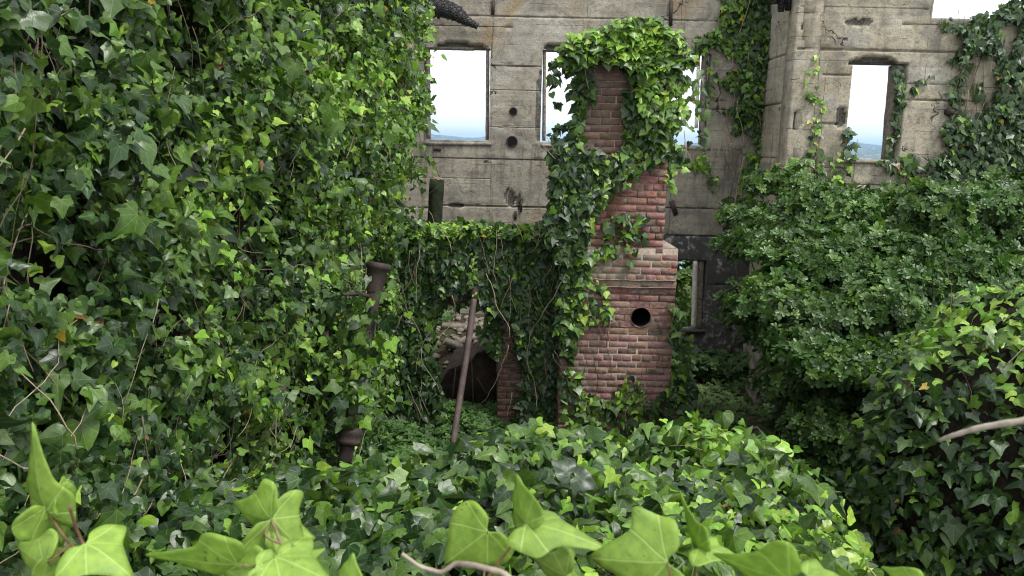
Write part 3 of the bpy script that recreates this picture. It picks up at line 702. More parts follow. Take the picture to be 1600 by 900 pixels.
# shoulder slope of smeared mortar on both sides
m.box((cxl0 + .02, YC + .02, z_sh), (cxl1 + .02, yb_ - .01, z_sh + .03)); m.box((cxr1 - .02, YC + .03, z_sh), (cxr0 - .02, yb_ - .01, z_sh + .01))
m.build("mortar", M_MORTAR, chim)
m = MB(); ring = [(hr * 1.12, YC + .002), (hr * 1.10, YC - .009), (hr * 1.02, YC - .010), (hr * 0.985, YC + .0), (hr * 0.985, YC + .02)]
V = np.concatenate([np.c_[hc[0] + np.cos(th) * r * (1 + .02 * np.sin(5 * th + k)), np.full(n, y), hc[2] + np.sin(th) * r * (1 + .02 * np.sin(5 * th + k))] for k, (r, y) in enumerate(ring)])
m.add(V, [np.array([[k * n + i, k * n + (i + 1) % n, (k + 1) * n + (i + 1) % n, (k + 1) * n + i] for k in range(4) for i in range(n)])], (.13, .085, .07)); m.build("flue_collar", M_BRICK2, chim, True)
m = MB(); V = np.concatenate([np.c_[hc[0] + np.cos(th) * hr * .95, np.full(n, y), hc[2] + np.sin(th) * hr * .95] for y in (YC - .002, YC + .55)])
m.add(V, [np.array([[i, n + i, n + (i + 1) % n, (i + 1) % n] for i in range(n)]), np.array([[n + i for i in range(n)]])]); m.build("flue_lining", M_BLACK, chim, True)
# ledges of squeezed mortar
for (y, jz, xa, xb) in ((436, .009, 925, 1055), (447, .012, 935, 1056)):
    a, b = at(xa, y, YC), at(xb, y, YC); k = 60; xs = np.linspace(a[0], b[0], k); zz = a[2] + 0.008 * noise(np.c_[xs, xs * 0, xs * 0], 9, y, 3) ; hgt = jz * (0.9 + .9 * noise(np.c_[xs, xs * 0, xs * 0], 14, y + 1, 2))
    m = MB(); m.add(np.concatenate([np.c_[xs, np.full(k, YC + .01), zz + hgt], np.c_[xs, np.full(k, YC - .022), zz], np.c_[xs, np.full(k, YC + .01), zz - hgt * .8]]),
                    [np.array([[r * k + i, r * k + i + 1, (r + 1) * k + i + 1, (r + 1) * k + i] for r in (0, 1) for i in range(k - 1)])]); m.build("mortar_ledge", M_MORTAR, chim)

# low brick wall with the doorway
bwl = empty("brick_wall", (0, 0, 0), "low brick wall with a dark doorway, smothered in ivy beside the chimney", "wall")
wx0 = -2.6; wz1 = pz(750, 366, YM); dx0, dx1 = pxx(655, 560, YM), pxx(778, 560, YM); dz1 = pz(715, 478, YM)
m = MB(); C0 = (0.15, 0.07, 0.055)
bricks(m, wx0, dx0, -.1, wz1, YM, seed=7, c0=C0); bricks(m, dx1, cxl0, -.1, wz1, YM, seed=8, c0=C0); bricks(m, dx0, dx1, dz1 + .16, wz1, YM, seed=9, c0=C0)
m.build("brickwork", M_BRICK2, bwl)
m = MB(); m.box((wx0, YM + .01, -.1), (dx0, YM + .3, wz1)); m.box((dx1, YM + .01, -.1), (cxl0 + .05, YM + .3, wz1)); m.box((dx0, YM + .01, dz1 + .165), (dx1, YM + .3, wz1)); m.build("mortar", M_MORTAR, bwl)
m = MB(); x = dx0 - .12
while x < dx1 + .12:      # soldier-course lintel
    q = random.uniform(-.004, .004); m.box((x + .004, YM - .02 + q, dz1 + q), (x + .072, YM + .3, dz1 + .16 + q), np.array(C0) * random.uniform(.9, 1.5)); x += .077
m.build("lintel", M_BRICK2, bwl)

# ============================================================ OTHER OBJECTS
def lathe(m, a, b, prof, n=20, c=(1, 1, 1)):
    a = np.array(a); b = np.array(b); t = nrm(b - a); L = np.linalg.norm(b - a); u = nrm(np.cross(t, [0.1, 1, 0.2])); v = np.cross(t, u); th = np.linspace(0, 2 * np.pi, n, endpoint=False)
    V = np.concatenate([a + t * s * L + r * (np.cos(th)[:, None] * u + np.sin(th)[:, None] * v) for s, r in prof])
    m.add(V, [np.array([[k * n + i, k * n + (i + 1) % n, (k + 1) * n + (i + 1) % n, (k + 1) * n + i] for k in range(len(prof) - 1) for i in range(n)])], c)
# cast iron soil pipe
pa, pb = at(592, 413, 5.35), at(541, 708, 5.05)
dr_ = empty("drain_pipe", (0, 0, 0), "rusty cast iron drain pipe with a flared collar rising through the ivy", "pipe")
m = MB(); R = .047
lathe(m, pa, pb, [(0.0, .05), (0.02, .05), (0.1, R), (0.42, R), (0.60, R), (0.80, R), (1.0, R), (1.12, R)]); m.build("pipe", M_RUST, dr_, True)
m = MB(); lathe(m, pa, pb, [(0.05, .052), (-.0, .060), (-.006, .074), (-.004, .086), (.014, .088), (.026, .084), (.030, .073), (.075, .071), (.085, .063), (.15, .053)]); m.build("collar", M_RUST, dr_, True)
m = MB(); lathe(m, pa, pb, [(0.86, .056), (0.865, .075), (.89, .082), (.905, .075), (.925, .075), (.93, .082), (.95, .078), (.955, .056)]); m.build("collar", M_RUST, dr_, True)
m = MB(); lathe(m, pa, pb, [(0.0, .060), (0.10, .050)], 20); 
q = at(592, 414, 5.35) + nrm(pb - pa) * .03; m.box((-.045, -.045, -.002), (.045, .045, .002), T=q); m.build("pipe_mouth_dark", M_BLACK, dr_)  # black liner and plate paint the shade inside the open pipe end
m = MB(); a, b = at(535, 460, 5.1), at(590, 467, 5.33); m.tube([a, (a + b) / 2 + [0, 0, .02], b], [.012, .018, .014], 6); tag(m.build("iron_bracket", M_RUST), "thin rusty bracket running left behind the flared pipe collar", "bracket")
m = MB(); a = at(502, 523, 5.25); m.box((-.055, -.04, -.03), (.055, .04, .03), T=a); m.box((.0, -.045, -.07), (.05, .038, -.03), T=a); tag(m.build("iron_bracket", M_RUST), "square rusty bracket sunk in ivy left of the pipe", "bracket")
m = MB(); a = at(430, 610, 4.45); m.box((-.07, -.04, -.028), (.06, .04, .025), T=a); m.tube([a + [-.04, 0, -.03], a + [-.04, 0, -.12]], .016, 6); tag(m.build("iron_bracket", M_RUST), "square rusty bracket low in the ivy nearest the viewer", "bracket")
# leaning pipe
lp = empty("leaning_pipe", (0, 0, 0), "thin rusty pipe leaning across the dark doorway", "pipe")
a, b = at(742, 455, 8.55), at(707, 705, 7.8); m = MB(); m.tube([a * (1 - t) + b * t + np.array([0.006 * math.sin(5 * t), 0, 0]) for t in np.linspace(0, 1, 14)], .036, 14); m.build("pipe", M_PIPE, lp, True)
m = MB(); lathe(m, a, b, [(-.015, .02), (-.015, .036), (0, .044), (.02, .045), (.05, .043), (.052, .036)]); m.build("coupling", M_RUST, lp, True)
# post sticking up behind the ivy wall
m = MB(); a, b = at(683, 280, 8.95), at(676, 400, 8.95); t = nrm(b - a); L = np.linalg.norm(b - a); s = np.array([1, 0, 0])
V = []
for i in range(9):
    c = a + t * L * i / 8
    for (dx, dy) in ((-.078, -.05), (.078, -.05), (.078, .06), (-.078, .06)):
        V.append(c + [dx + random.uniform(-.003, .003), dy, (random.uniform(-.02, .012) if i == 0 else 0)])
m.add(V, [np.array([[4 * i + k, 4 * i + 4 + k, 4 * i + 4 + (k + 1) % 4, 4 * i + (k + 1) % 4] for i in range(8) for k in range(4)] + [[0, 1, 2, 3]])])
post = tag(m.build("wooden_post", M_WOODD), "dark mossy wooden post standing above the ivy wall top", "post")
m = MB(); 
for i in range(16): m.tube([a + [random.uniform(-.07, .07), random.uniform(-.05, .02), -.005], a + [random.uniform(-.07, .07), random.uniform(-.05, .02), random.uniform(.008, .03)]], [.012, .004], 4, (0.3, 0.24, 0.17))
m.build("split_end", M_BARK, post)
# rusty steel hopper inside the doorway
hop = empty("steel_hopper", (0, 0, 0), "tipped dark rusty sheet steel hopper hanging inside the doorway", "hopper")
def P9(x, y, dy=0): return at(x, y, 9.25 + dy)
fr = [P9(700, 578), P9(735, 566), P9(745, 552), P9(778, 540), P9(778, 640), P9(742, 652), P9(703, 634), P9(688, 600, .1)]; M_DARKRUST = solid("dark_rusted_sheet", (.050, .034, .024), .7, 10, .5, .35)
bk = [p + np.array([0.05, 0.55, 0.12]) for p in fr]; m = MB(); n = 8
m.add(fr + bk, [np.array([list(range(n))]), np.array([[n + i for i in range(n)][::-1]]), np.array([[i, n + i, n + (i + 1) % n, (i + 1) % n] for i in range(n)])]); m.build("body", M_DARKRUST, hop)
m = MB(); m.tube([P9(776, 560, -.03), P9(777, 632, -.03), P9(770, 640, -.03), P9(738, 654, -.03)], .012, 6); m.build("rim_rod", M_PIPE, hop, True)
m = MB(); m.tube([P9(745, 590, -.02), P9(760, 615, -.02)], .010, 6); m.tube([P9(737, 567, -.01), P9(740, 650, -.01)], .010, 4); m.tube([P9(712, 575, -.01), P9(706, 632, -.01)], .008, 4); m.build("rib", M_PIPE, hop)
m = MB(); a = P9(750, 643, -.25); m.add([a + [-.03, 0, 0], a + [.0, 0, .02], a + [.09, 0.02, -.30], a + [-.01, 0.02, -.32], a + [-.03, .02, 0], a + [.0, .02, .02], a + [.09, .04, -.30], a + [-.01, .04, -.32]], [np.array([[0, 1, 2, 3], [7, 6, 5, 4], [0, 4, 5, 1], [1, 5, 6, 2], [2, 6, 7, 3], [3, 7, 4, 0]])]); tag(m.build("broken_board", M_WOOD), "pale pointed board fragment under the rusty hopper", "board")
# planks seen through the doorway
for i, (x0, y0, x1, y1, Y, mt, lb) in enumerate(((690, 512, 764, 516, 11.0, M_WOOD, "long pale plank lying level, highest in the rubble through the doorway"), (698, 545, 745, 528, 10.6, M_WOOD, "grey plank sloping up to the right in the rubble through the doorway"),
        (694, 536, 720, 546, 10.4, M_WOOD, "short pale plank at the left of the doorway rubble"), (738, 545, 762, 533, 10.5, M_WOOD, "short pale plank right of the leaning pipe"))):
    a, b = at(x0, y0, Y), at(x1, y1, Y + .2); m = MB(); t = nrm(b - a); s = nrm(np.cross(t, [0, 1, .3])) * .035; q = np.array([0, .12, .03])
    m.add([a - s, a + s, b + s, b - s, a - s + q, a + s + q, b + s + q, b - s + q], [np.array([[0, 1, 2, 3], [7, 6, 5, 4], [0, 4, 5, 1], [1, 5, 6, 2], [2, 6, 7, 3], [3, 7, 4, 0]])])
    tag(m.build("plank", mt), lb, "plank", "planks in the doorway rubble")
# rubble (uncountable)
def rubble(name, n, fx, smin, smax, mat, label):
    m = MB()
    ico = [(-.53, 0, .85), (.53, 0, .85), (-.53, 0, -.85), (.53, 0, -.85), (0, .85, .53), (0, .85, -.53), (0, -.85, .53), (0, -.85, -.53), (.85, .53, 0), (-.85, .53, 0), (.85, -.53, 0), (-.85, -.53, 0)]
    fc = [(0, 4, 1), (0, 9, 4), (9, 5, 4), (4, 5, 8), (4, 8, 1), (8, 10, 1), (8, 3, 10), (5, 3, 8), (5, 2, 3), (2, 7, 3), (7, 10, 3), (7, 6, 10), (7, 11, 6), (11, 0, 6), (0, 1, 6), (6, 1, 10), (9, 0, 11), (9, 11, 2), (9, 2, 5), (7, 2, 11)]
    for i in range(n):
        x, y = fx(); s = random.uniform(smin, smax) * np.array([random.uniform(.7, 1.6), random.uniform(.6, 1.2), random.uniform(.35, .8)])
        a = random.uniform(0, 6.28); V = np.array(ico) * s + np.random.default_rng(i).normal(0, smin * .25, (12, 3)); R = np.array([[math.cos(a), -math.sin(a), 0], [math.sin(a), math.cos(a), 0], [0, 0, 1]])
        z = float(ground_z(np.array(x), np.array(y))) + s[2] * .4; m.add(V @ R.T + [x, y, z], [np.array(fc)])
    return tag(m.build(name, mat), label, "rubble", kind="stuff")
rubble("rubble", 420, lambda: (random.uniform(-2.2, 0.6), random.uniform(9.7, 11.8)), .02, .085, M_STONE, "broken pale masonry rubble heaped beyond the doorway")
rubble("rubble", 170, lambda: (random.uniform(1.9, 4.0), random.uniform(8.6, 11.8)), .012, .04, M_STONE, "scattered chips of rubble at the foot of the sooty wall")
# broken plaster buttress at foot of bay
a = at(1196, 530, 10.2); m = MB(); zz = np.linspace(0, 1, 12); V = []
for i, t in enumerate(zz):
    zc = a[2] + .25 - t * (a[2] + .35); wv = .05 + .22 * t + .03 * math.sin(i * 2.3)
    V += [[a[0] - wv * .5, 10.15 - .1 * t, zc], [a[0] + wv * 1.3, 10.2 - .1 * t, zc + .03], [a[0] + wv * 1.5 + .1, 10.5, zc], [a[0] - wv * .5, 10.5, zc]]
m.add(V, [np.array([[4 * i + k, 4 * i + (k + 1) % 4, 4 * i + 4 + (k + 1) % 4, 4 * i + 4 + k] for i in range(11) for k in range(4)] + [[0, 1, 2, 3]])])
tag(m.build("concrete_stub", M_STONE), "pale broken stub of concrete at the foot of the bay under the shrub", "stub")

# ============================================================ IVY
def ivy_thing(name, label, parts, stems=None, cat="ivy", group=None, mat=None, backing=None):
    e = empty(name, (0, 0, 0), label, cat, group); L = Leaves()
    for p in parts:
        for q in p: L.add(q)
    L.build("leaves", mat or M_IVY, e)
    if stems is not None and stems.L: stems.build("stem", M_BARK, e, True)
    if backing is not None: mk("shade_backing", backing[0], [backing[1]], M_BACKING, e, smooth=True)  # dark sheet behind the leaves, its colour giving the shade of the gaps
    return e
def limeup(P, base, gain, ztop, fall):      # more young growth towards the top edge
    return base + gain * np.exp(-np.maximum(ztop - P[:, 2], 0) / fall)

# --- the great ivy wall on the left
def leftX(Y, Z):
    P = np.stack([np.zeros_like(Y) , Y, Z], -1)
    b = -1.72 + 0.62 * sm((Y - 3.4) / 4.8) + 0.20 * noise(P, 0.9, 70, 3) + 0.07 * noise(P, 3.1, 75, 2)
    b = b - 0.115 * sm((Y - 5.8) / 1.6) - 0.14 * sm((Y - 6.0) / 1.2) * sm((3.25 - Z) / 0.3)
    b = b - 1.6 * sm((Y - 8.0) / 1.1) ** 2                                       # rounds off at its far end
    b = b - 0.18 * sm((2.6 - Z) / 1.2) * sm((Y - 5.5) / 1.5)
    return b
def left_pts(n, y0, y1, z0, z1):
    Y = rng.uniform(y0, y1, n); Z = rng.uniform(z0, z1, n); e = 0.04
    X = leftX(Y, Z); dy = (leftX(Y + e, Z) - leftX(Y - e, Z)) / (2 * e); dz = (leftX(Y, Z + e) - leftX(Y, Z - e)) / (2 * e)
    Nn = nrm(np.stack([np.ones(n), -dy, -dz], -1)); return np.stack([X, Y, Z], -1), Nn
parts = []
for (y0, y1, dens) in ((0.9, 4.2, 3000), (4.2, 9.1, 2700)):
    z0, z1 = 0.2, 6.2; n = int((y1 - y0) * (z1 - z0) * dens); P, Nn = left_pts(n, y0, y1, z0, z1)
    k = noise(P, 3.6, 90, 3) > -0.2; k |= rng.random(n) < 0.14; P = P[k]; Nn = Nn[k]; n = len(P)
    off = 0.26 * rng.random(n) ** 1.2 * (1 + 1.5 * noise(P, 3.8, 95, 2)).clip(.1) ; P = P + Nn * (off[:, None] - 0.02)
    x_, y_ = proj(P)
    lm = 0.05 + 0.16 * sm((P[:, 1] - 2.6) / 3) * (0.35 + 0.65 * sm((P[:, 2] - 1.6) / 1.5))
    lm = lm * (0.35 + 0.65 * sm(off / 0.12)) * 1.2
    tq = np.clip(((P - pa) @ (pb - pa)) / ((pb - pa) @ (pb - pa)), -.05, .2); kq = np.linalg.norm((P - pa - tq[:, None] * (pb - pa)) * [1, .45, 1], axis=1) > .13; kq |= P[:, 1] > pa[1] + .12      # growth keeps clear of the pipe mouth
    P = P[kq]; Nn = Nn[kq]; lm = lm[kq]
    parts.append(ivy(P, Nn * 0.75 + np.array([0.0, -0.4, 0.42]), 0.048, 0.42, lm * 1.3, 0.50, 0.62, 0.8, seed=1, dead=.0025))
n = 420; t_ = rng.uniform(0, 1, n); t_ = t_[((t_ > .27) & (t_ < .80) & (np.sin(t_ * 31) > -.45)) | (rng.random(n) < .05)]; n = len(t_); P = pa + (pb - pa) * t_[:, None] + rng.normal(0, .055, (n, 3)) + np.array([.0, -.10, 0.03]); parts.append(ivy(P, np.tile([.3, -1, .4], (n, 1)), .072, .35, .25, .4, .5, .8, seed=1))
Y, Z, Q = grid(0.4, 9.1, -0.1, 6.3, 0.09); B = np.stack([leftX(Y, Z) - 0.16, Y, Z], -1).reshape(-1, 3)
st = Stems()
for i in range(520):
    y0 = random.uniform(1.0, 8.0) ** 1.0; z0 = random.uniform(0.8, 4.8); o = random.uniform(0.02, 0.24)
    def kp(p, o=o): p[0] = float(leftX(np.array(p[1]), np.array(p[2]))) + o + 0.03 * math.sin(p[2] * 9 + y0 * 7); return p
    up = 1 if random.random() < .75 else -1
    r = random.uniform(.0015, .0038) * (1.6 if i % 13 == 0 else 1)
    vine(st, kp(np.array([0, y0, z0])), (0, random.uniform(-.8, .8), up * random.uniform(.2, 1)), random.randint(8, 22), .055, .5, r, r * .5, random.choice(TWIG), kp)
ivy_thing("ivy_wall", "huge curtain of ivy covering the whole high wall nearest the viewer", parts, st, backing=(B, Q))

# --- foreground ivy bed
def moundZ(X, Y):
    P = np.stack([X, Y, X * 0], -1)
    z = 1.50 + 0.10 * noise(P, 1.3, 50, 2) + 0.05 * noise(P, 4, 53, 2) - 0.16 * sm((0.2 - X) / 1.2) * sm((Y - 3.2) / 1.2) - 0.16 * sm((Y - 3.4) / 1.2) * sm((0.9 - X) / 1.0) - 0.2 * sm((2.0 - Y) / 1.2)
    edge = 1.42 + 0.12 * noise(P * [0, 1, 0], 1.4, 57, 2)
    z = z - 1.35 * sm((X - edge + 0.05) / 0.75) - 1.35 * sm((Y - 4.5 - 0.25 * noise(P * [1, 0, 0], 1.2, 58, 2)) / 0.9) * (1 - 0.75 * sm((X - edge + 0.05) / 0.75))
    return z
n = 21000; Xr = rng.uniform(-2.0, 2.3, n); Yr = rng.uniform(1.0, 5.4, n); e = .04
Zr = moundZ(Xr, Yr); dx = (moundZ(Xr + e, Yr) - moundZ(Xr - e, Yr)) / (2 * e); dy = (moundZ(Xr, Yr + e) - moundZ(Xr, Yr - e)) / (2 * e)
P = np.stack([Xr, Yr, Zr], -1); Nn = nrm(np.stack([-dx, -dy, np.ones(n)], -1)); off = 0.24 * rng.random(n) * (0.8 + 1.0 * noise(P, 3.4, 59, 3)).clip(.05); P = P + Nn * off[:, None]
top = sm((off - .05) / .1)
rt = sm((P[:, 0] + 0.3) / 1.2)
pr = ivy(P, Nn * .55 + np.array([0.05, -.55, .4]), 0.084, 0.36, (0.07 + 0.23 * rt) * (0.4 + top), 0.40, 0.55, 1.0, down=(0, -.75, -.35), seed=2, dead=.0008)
X, Y, Q = grid(-2.2, 2.5, 0.6, 5.6, 0.08); B = np.stack([X, Y, moundZ(X, Y) - .07], -1).reshape(-1, 3)
st = Stems()
for i in range(130):
    x0, y0 = random.uniform(-1.9, 1.9), random.uniform(1.8, 4.9); o = random.uniform(.0, .15)
    def kp(p, o=o): p[2] = float(moundZ(np.array(p[0]), np.array(p[1]))) + o + .03 * math.sin(p[0] * 13 + p[1] * 9); return p
    r = random.uniform(.0015, .004); a = random.uniform(0, 6.28); vine(st, kp(np.array([x0, y0, 0])), (math.cos(a), math.sin(a), 0), random.randint(6, 16), .05, .5, r, r * .5, random.choice(TWIG), kp)
ivy_thing("ivy_bed", "thick bed of broad ivy leaves spread below the chimney foot", [pr], st, backing=(B - [0, 0, .07], Q))

# --- generic closed lumps of growth
def blob(c, r, nn=60, seed=0, rough=0.16):
    u = np.linspace(0, 2 * np.pi, nn, endpoint=False); v = np.linspace(0.02, np.pi - .02, nn // 2)
    Uu, Vv = np.meshgrid(u, v); D = np.stack([np.cos(Uu) * np.sin(Vv), np.sin(Uu) * np.sin(Vv), np.cos(Vv)], -1)
    return blob_at(D, c, r, seed, rough), D
def blob_at(D, c, r, seed, rough):
    s = 1 + rough * noise(D, 1.6, seed, 3) * 1.6
    return np.array(c) + D * np.array(r) * s[..., None]
def blob_faces(nn):
    k = nn // 2; i = np.arange(k - 1)[:, None] * nn; j = np.arange(nn)[None]; j2 = (j + 1) % nn
    return np.stack([i + j, i + nn + j, i + nn + j2, i + j2], -1).reshape(-1, 4)
def blob_pts(c, r, n, seed, rough=.16):
    D = nrm(rng.normal(0, 1, (n, 3))); P = blob_at(D, c, r, seed, rough); Nn = nrm(D / np.array(r)); return P, Nn
# --- right-hand ivy bank
c, r = (3.85, 4.8, 1.02), (1.38, 1.22, 1.62)
P, Nn = blob_pts(c, r, 15000, 81); k = (P[:, 2] > .1) & ((P - CAM) @ _fw < 6.2) & ((Nn @ (-_fw) > -.35)); P, Nn = P[k], Nn[k]
n = len(P); off = .14 * rng.random(n) * (.7 + .6 * noise(P, 3, 82, 2)); P = P + Nn * off[:, None]
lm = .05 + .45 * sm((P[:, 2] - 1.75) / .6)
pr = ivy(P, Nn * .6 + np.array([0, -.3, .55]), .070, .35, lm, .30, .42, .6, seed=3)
B, D = blob(c, np.array(r) * .97, 60, 81)
st = Stems()
for i in range(70):
    p, q = blob_pts(c, np.array(r) * 1.07, 1, 81); p = p[0]
    if p[1] > 5: continue
    r_ = random.uniform(.0015, .004); vine(st, p, (random.uniform(-.6, .6), -.1, random.choice((-1, 1)) * .6), random.randint(5, 11), .05, .5, r_, r_ * .5, random.choice(TWIG))
ivy_thing("ivy_bank", "shaded ivy bank with yellow-green tips standing in front of the big shrub", [pr], st, backing=(B.reshape(-1, 3), blob_faces(60)))

# --- ivy over the low brick wall
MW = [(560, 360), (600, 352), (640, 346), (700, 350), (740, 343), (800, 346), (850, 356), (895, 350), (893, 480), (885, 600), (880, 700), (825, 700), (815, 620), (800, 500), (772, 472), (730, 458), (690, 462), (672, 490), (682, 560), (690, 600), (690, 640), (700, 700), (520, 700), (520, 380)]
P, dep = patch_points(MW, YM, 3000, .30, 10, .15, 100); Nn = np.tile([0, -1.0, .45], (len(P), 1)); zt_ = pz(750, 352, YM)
p1 = ivy(P, Nn, .070, .3, limeup(P, .03, .6, zt_, .07), .16, .42, .55, seed=4)  # few mid and lime leaves: the curtain's shade is put into leaf colour
# growth over the wall head, leaning forward
n = 1500; X_ = rng.uniform(-2.2, cxl0, n); P = np.stack([X_, rng.uniform(YM - .32, YM + .45, n), zt_ + .05 * noise(np.c_[X_, X_ * 0, X_ * 0], 2, 8, 2) + rng.uniform(-.10, .03, n)], -1)
p2 = ivy(P, np.tile([0, -.35, 1.0], (n, 1)), .075, .3, .55, .35, .45, 1.2, seed=4)
# trails in the doorway
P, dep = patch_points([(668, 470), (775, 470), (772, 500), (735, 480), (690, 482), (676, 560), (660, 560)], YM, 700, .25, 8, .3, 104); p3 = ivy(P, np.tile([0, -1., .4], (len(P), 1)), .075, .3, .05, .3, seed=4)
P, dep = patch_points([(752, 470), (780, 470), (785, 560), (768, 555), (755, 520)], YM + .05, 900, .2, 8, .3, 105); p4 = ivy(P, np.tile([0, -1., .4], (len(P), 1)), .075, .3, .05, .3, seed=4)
P, dep = patch_points([(733, 395), (748, 395), (746, 465), (735, 455)], YM - .25, 600, .12, 4, 0, 106); p5 = ivy(P, np.tile([0, -1., .7], (len(P), 1)), .06, .25, .9, .3, seed=4)
st = Stems()
for i in range(90):
    q = at(random.uniform(580, 880), random.uniform(370, 690), YM - .25 - random.uniform(0, .12)); 
    if 670 < proj(q)[0] < 790 and proj(q)[1] > 465: continue
    r_ = random.uniform(.002, .005); vine(st, q, (random.uniform(-.5, .5), 0, random.choice((-1, 1))), random.randint(5, 14), .06, .4, r_, r_ * .5, random.choice(TWIG))
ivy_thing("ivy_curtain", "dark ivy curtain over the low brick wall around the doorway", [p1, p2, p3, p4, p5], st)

# --- ivy on the chimney
YF = YC
CP = [  # outline, density, thickness, lime, depth
    ([(868, 82), (890, 55), (925, 42), (960, 44), (1000, 30), (1030, 32), (1058, 50), (1078, 75), (1084, 96), (1062, 112), (1035, 108), (1000, 112), (975, 104), (940, 100), (900, 108), (872, 112)], 1700, .34, .5, YC),
    ([(888, 100), (915, 96), (925, 130), (908, 200), (915, 245), (938, 255), (928, 330), (905, 420), (868, 400), (854, 300), (868, 240), (890, 190), (884, 140)], 1500, .25, .06, YC + .1),
    ([(1000, 95), (1066, 98), (1066, 150), (1054, 200), (1042, 235), (1030, 255), (1016, 230), (1004, 185), (988, 140)], 1250, .28, .32, YC),
    ([(975, 120), (1015, 130), (1035, 225), (1015, 270), (985, 285), (968, 270), (972, 200)], 620, .15, .3, YC),
    ([(915, 240), (968, 240), (978, 262), (950, 300), (925, 340), (915, 385), (890, 415), (870, 415), (858, 350), (866, 260)], 1200, .26, .25, YC),
    ([(875, 400), (935, 395), (915, 450), (905, 520), (880, 560), (868, 480)], 900, .2, .35, YC),
    ([(955, 345), (1005, 330), (1003, 380), (980, 405), (945, 400), (915, 440), (925, 395)], 240, .1, .75, YC),
    ([(905, 440), (955, 445), (960, 480), (940, 520), (900, 500)], 230, .08, .6, YC),
    ([(885, 575), (910, 575), (930, 620), (960, 610), (985, 575), (1010, 620), (1040, 600), (1060, 650), (1065, 700), (885, 700)], 330, .14, .35, YC),
    ([(1045, 470), (1062, 475), (1075, 540), (1085, 620), (1070, 660), (1050, 620), (1050, 540)], 700, .18, .3, YC),
    ([(1048, 215), (1066, 225), (1060, 262), (1048, 300), (1040, 270)], 700, .15, .6, YC + .1),
    ([(1080, 110), (1105, 130), (1098, 210), (1078, 250), (1066, 190)], 130, .2, .15, YC + .3),
    ([(855, 95), (880, 100), (884, 160), (868, 190), (862, 130)], 300, .2, .1, YC + .2),
    ([(866, 190), (885, 185), (880, 230), (868, 235)], 450, .2, .05, YC + .2)]
pr = []
for i, (pl, dn, thk, lm, Yd) in enumerate(CP):
    P, dep = patch_points(pl, Yd, dn * 1.35, thk * .85, 9, .2, 120 + 7 * i); top = 1.0 if i == 0 else .5
    pr.append(ivy(P, np.tile([0, -1., .55 if i else 1.1], (len(P), 1)), .078, .32, lm * (.4 + .9 * sm(dep / thk)), .35, .46, .6, seed=5 + i))
n = 2000; a = rng.uniform(0, 6.28, n); rr = rng.random(n) ** .5
zc = z_top - .02; P = np.stack([(cxl1 + cxr1) / 2 + .08 + .60 * rr * np.cos(a), YC + .35 + .55 * rr * np.sin(a), zc + .22 * (1 - rr ** 2) + rng.uniform(-.05, .06, n)], -1)
pr.append(ivy(P, np.stack([np.cos(a) * rr * .6, np.sin(a) * rr * .6 - .2, np.ones(n)], -1), 0.076, .3, .5, .4, .5, 1.2, seed=30))
st = Stems()
for (x, y, hx, hz, n_) in ((1020, 215, -.5, -1, 9), (1000, 175, .6, .8, 9), (918, 75, .1, -1, 8), (920, 440, .3, -.9, 14), (945, 500, .0, -1, 12), (880, 440, -.1, -1, 20), (985, 640, .3, -.9, 8), (1000, 640, -.2, .8, 8), (930, 560, 0, -1, 12), (900, 480, .2, .8, 9), (1030, 640, .8, -.4, 8), (870, 560, .3, -.7, 16), (955, 250, -.4, -.8, 9), (985, 120, .5, -.6, 9), (1080, 210, .2, -1, 5), (875, 250, -.5, .9, 5), (870, 130, -.3, .8, 4)):
    for q in range(2): vine(st, at(x + random.uniform(-12, 12), y + random.uniform(-12, 12), YC - .05 - q * .06), (hx, 0, hz), n_, .06, .35, random.uniform(.004, .007), .002, random.choice(TWIG))
ivy_thing("chimney_ivy", "bright ivy crowning the brick chimney and trailing down its front", pr, st)

# --- ivy on the concrete
pr = []; st = Stems()
for i, (pl, dn, thk, lm, Yd) in enumerate((
    ([(1128, 0), (1130, -60), (1235, -60), (1222, 5), (1212, 60), (1200, 85), (1203, 150), (1196, 185), (1200, 240), (1192, 300), (1172, 325), (1150, 310), (1162, 262), (1165, 215), (1150, 190), (1118, 172), (1130, 130), (1150, 100), (1120, 85), (1118, 72), (1080, 78), (1100, 50), (1130, 40), (1120, 20)], 950, .22, .12, YB),
    ([(1065, 248), (1110, 245), (1125, 258), (1165, 255), (1170, 270), (1118, 272), (1115, 290), (1108, 272), (1070, 262)], 420, .1, .75, YB),
    ([(1140, 305), (1185, 300), (1180, 345), (1150, 350)], 700, .15, .1, YB),
    ([(1100, 90), (1120, 90), (1125, 130), (1108, 150), (1100, 175), (1105, 130)], 200, .1, .6, YB),
    ([(1085, 70), (1130, 45), (1150, 60), (1110, 85)], 500, .12, .25, YB))):
    P, dep = patch_points(pl, Yd, dn, thk, 10, .62, 300 + 7 * i); pr.append(ivy(P, np.tile([0, -1., .45], (len(P), 1)), .080, .28, lm, .4, .42, .6, seed=50 + i))
for i in range(26): vine(st, at(random.uniform(1140, 1200), random.uniform(60, 330), YB - .12), (random.uniform(-.3, .3), 0, 1), random.randint(6, 14), .08, .3, .006, .003, random.choice(TWIG))
vine(st, at(1145, 345, YB - .2), (.25, 0, 1), 12, .08, .2, .012, .008, TWIG[0])
ivy_thing("climbing_ivy", "dark ivy climbing the inner corner of the concrete walls", pr, st)
pr = []; st = Stems()
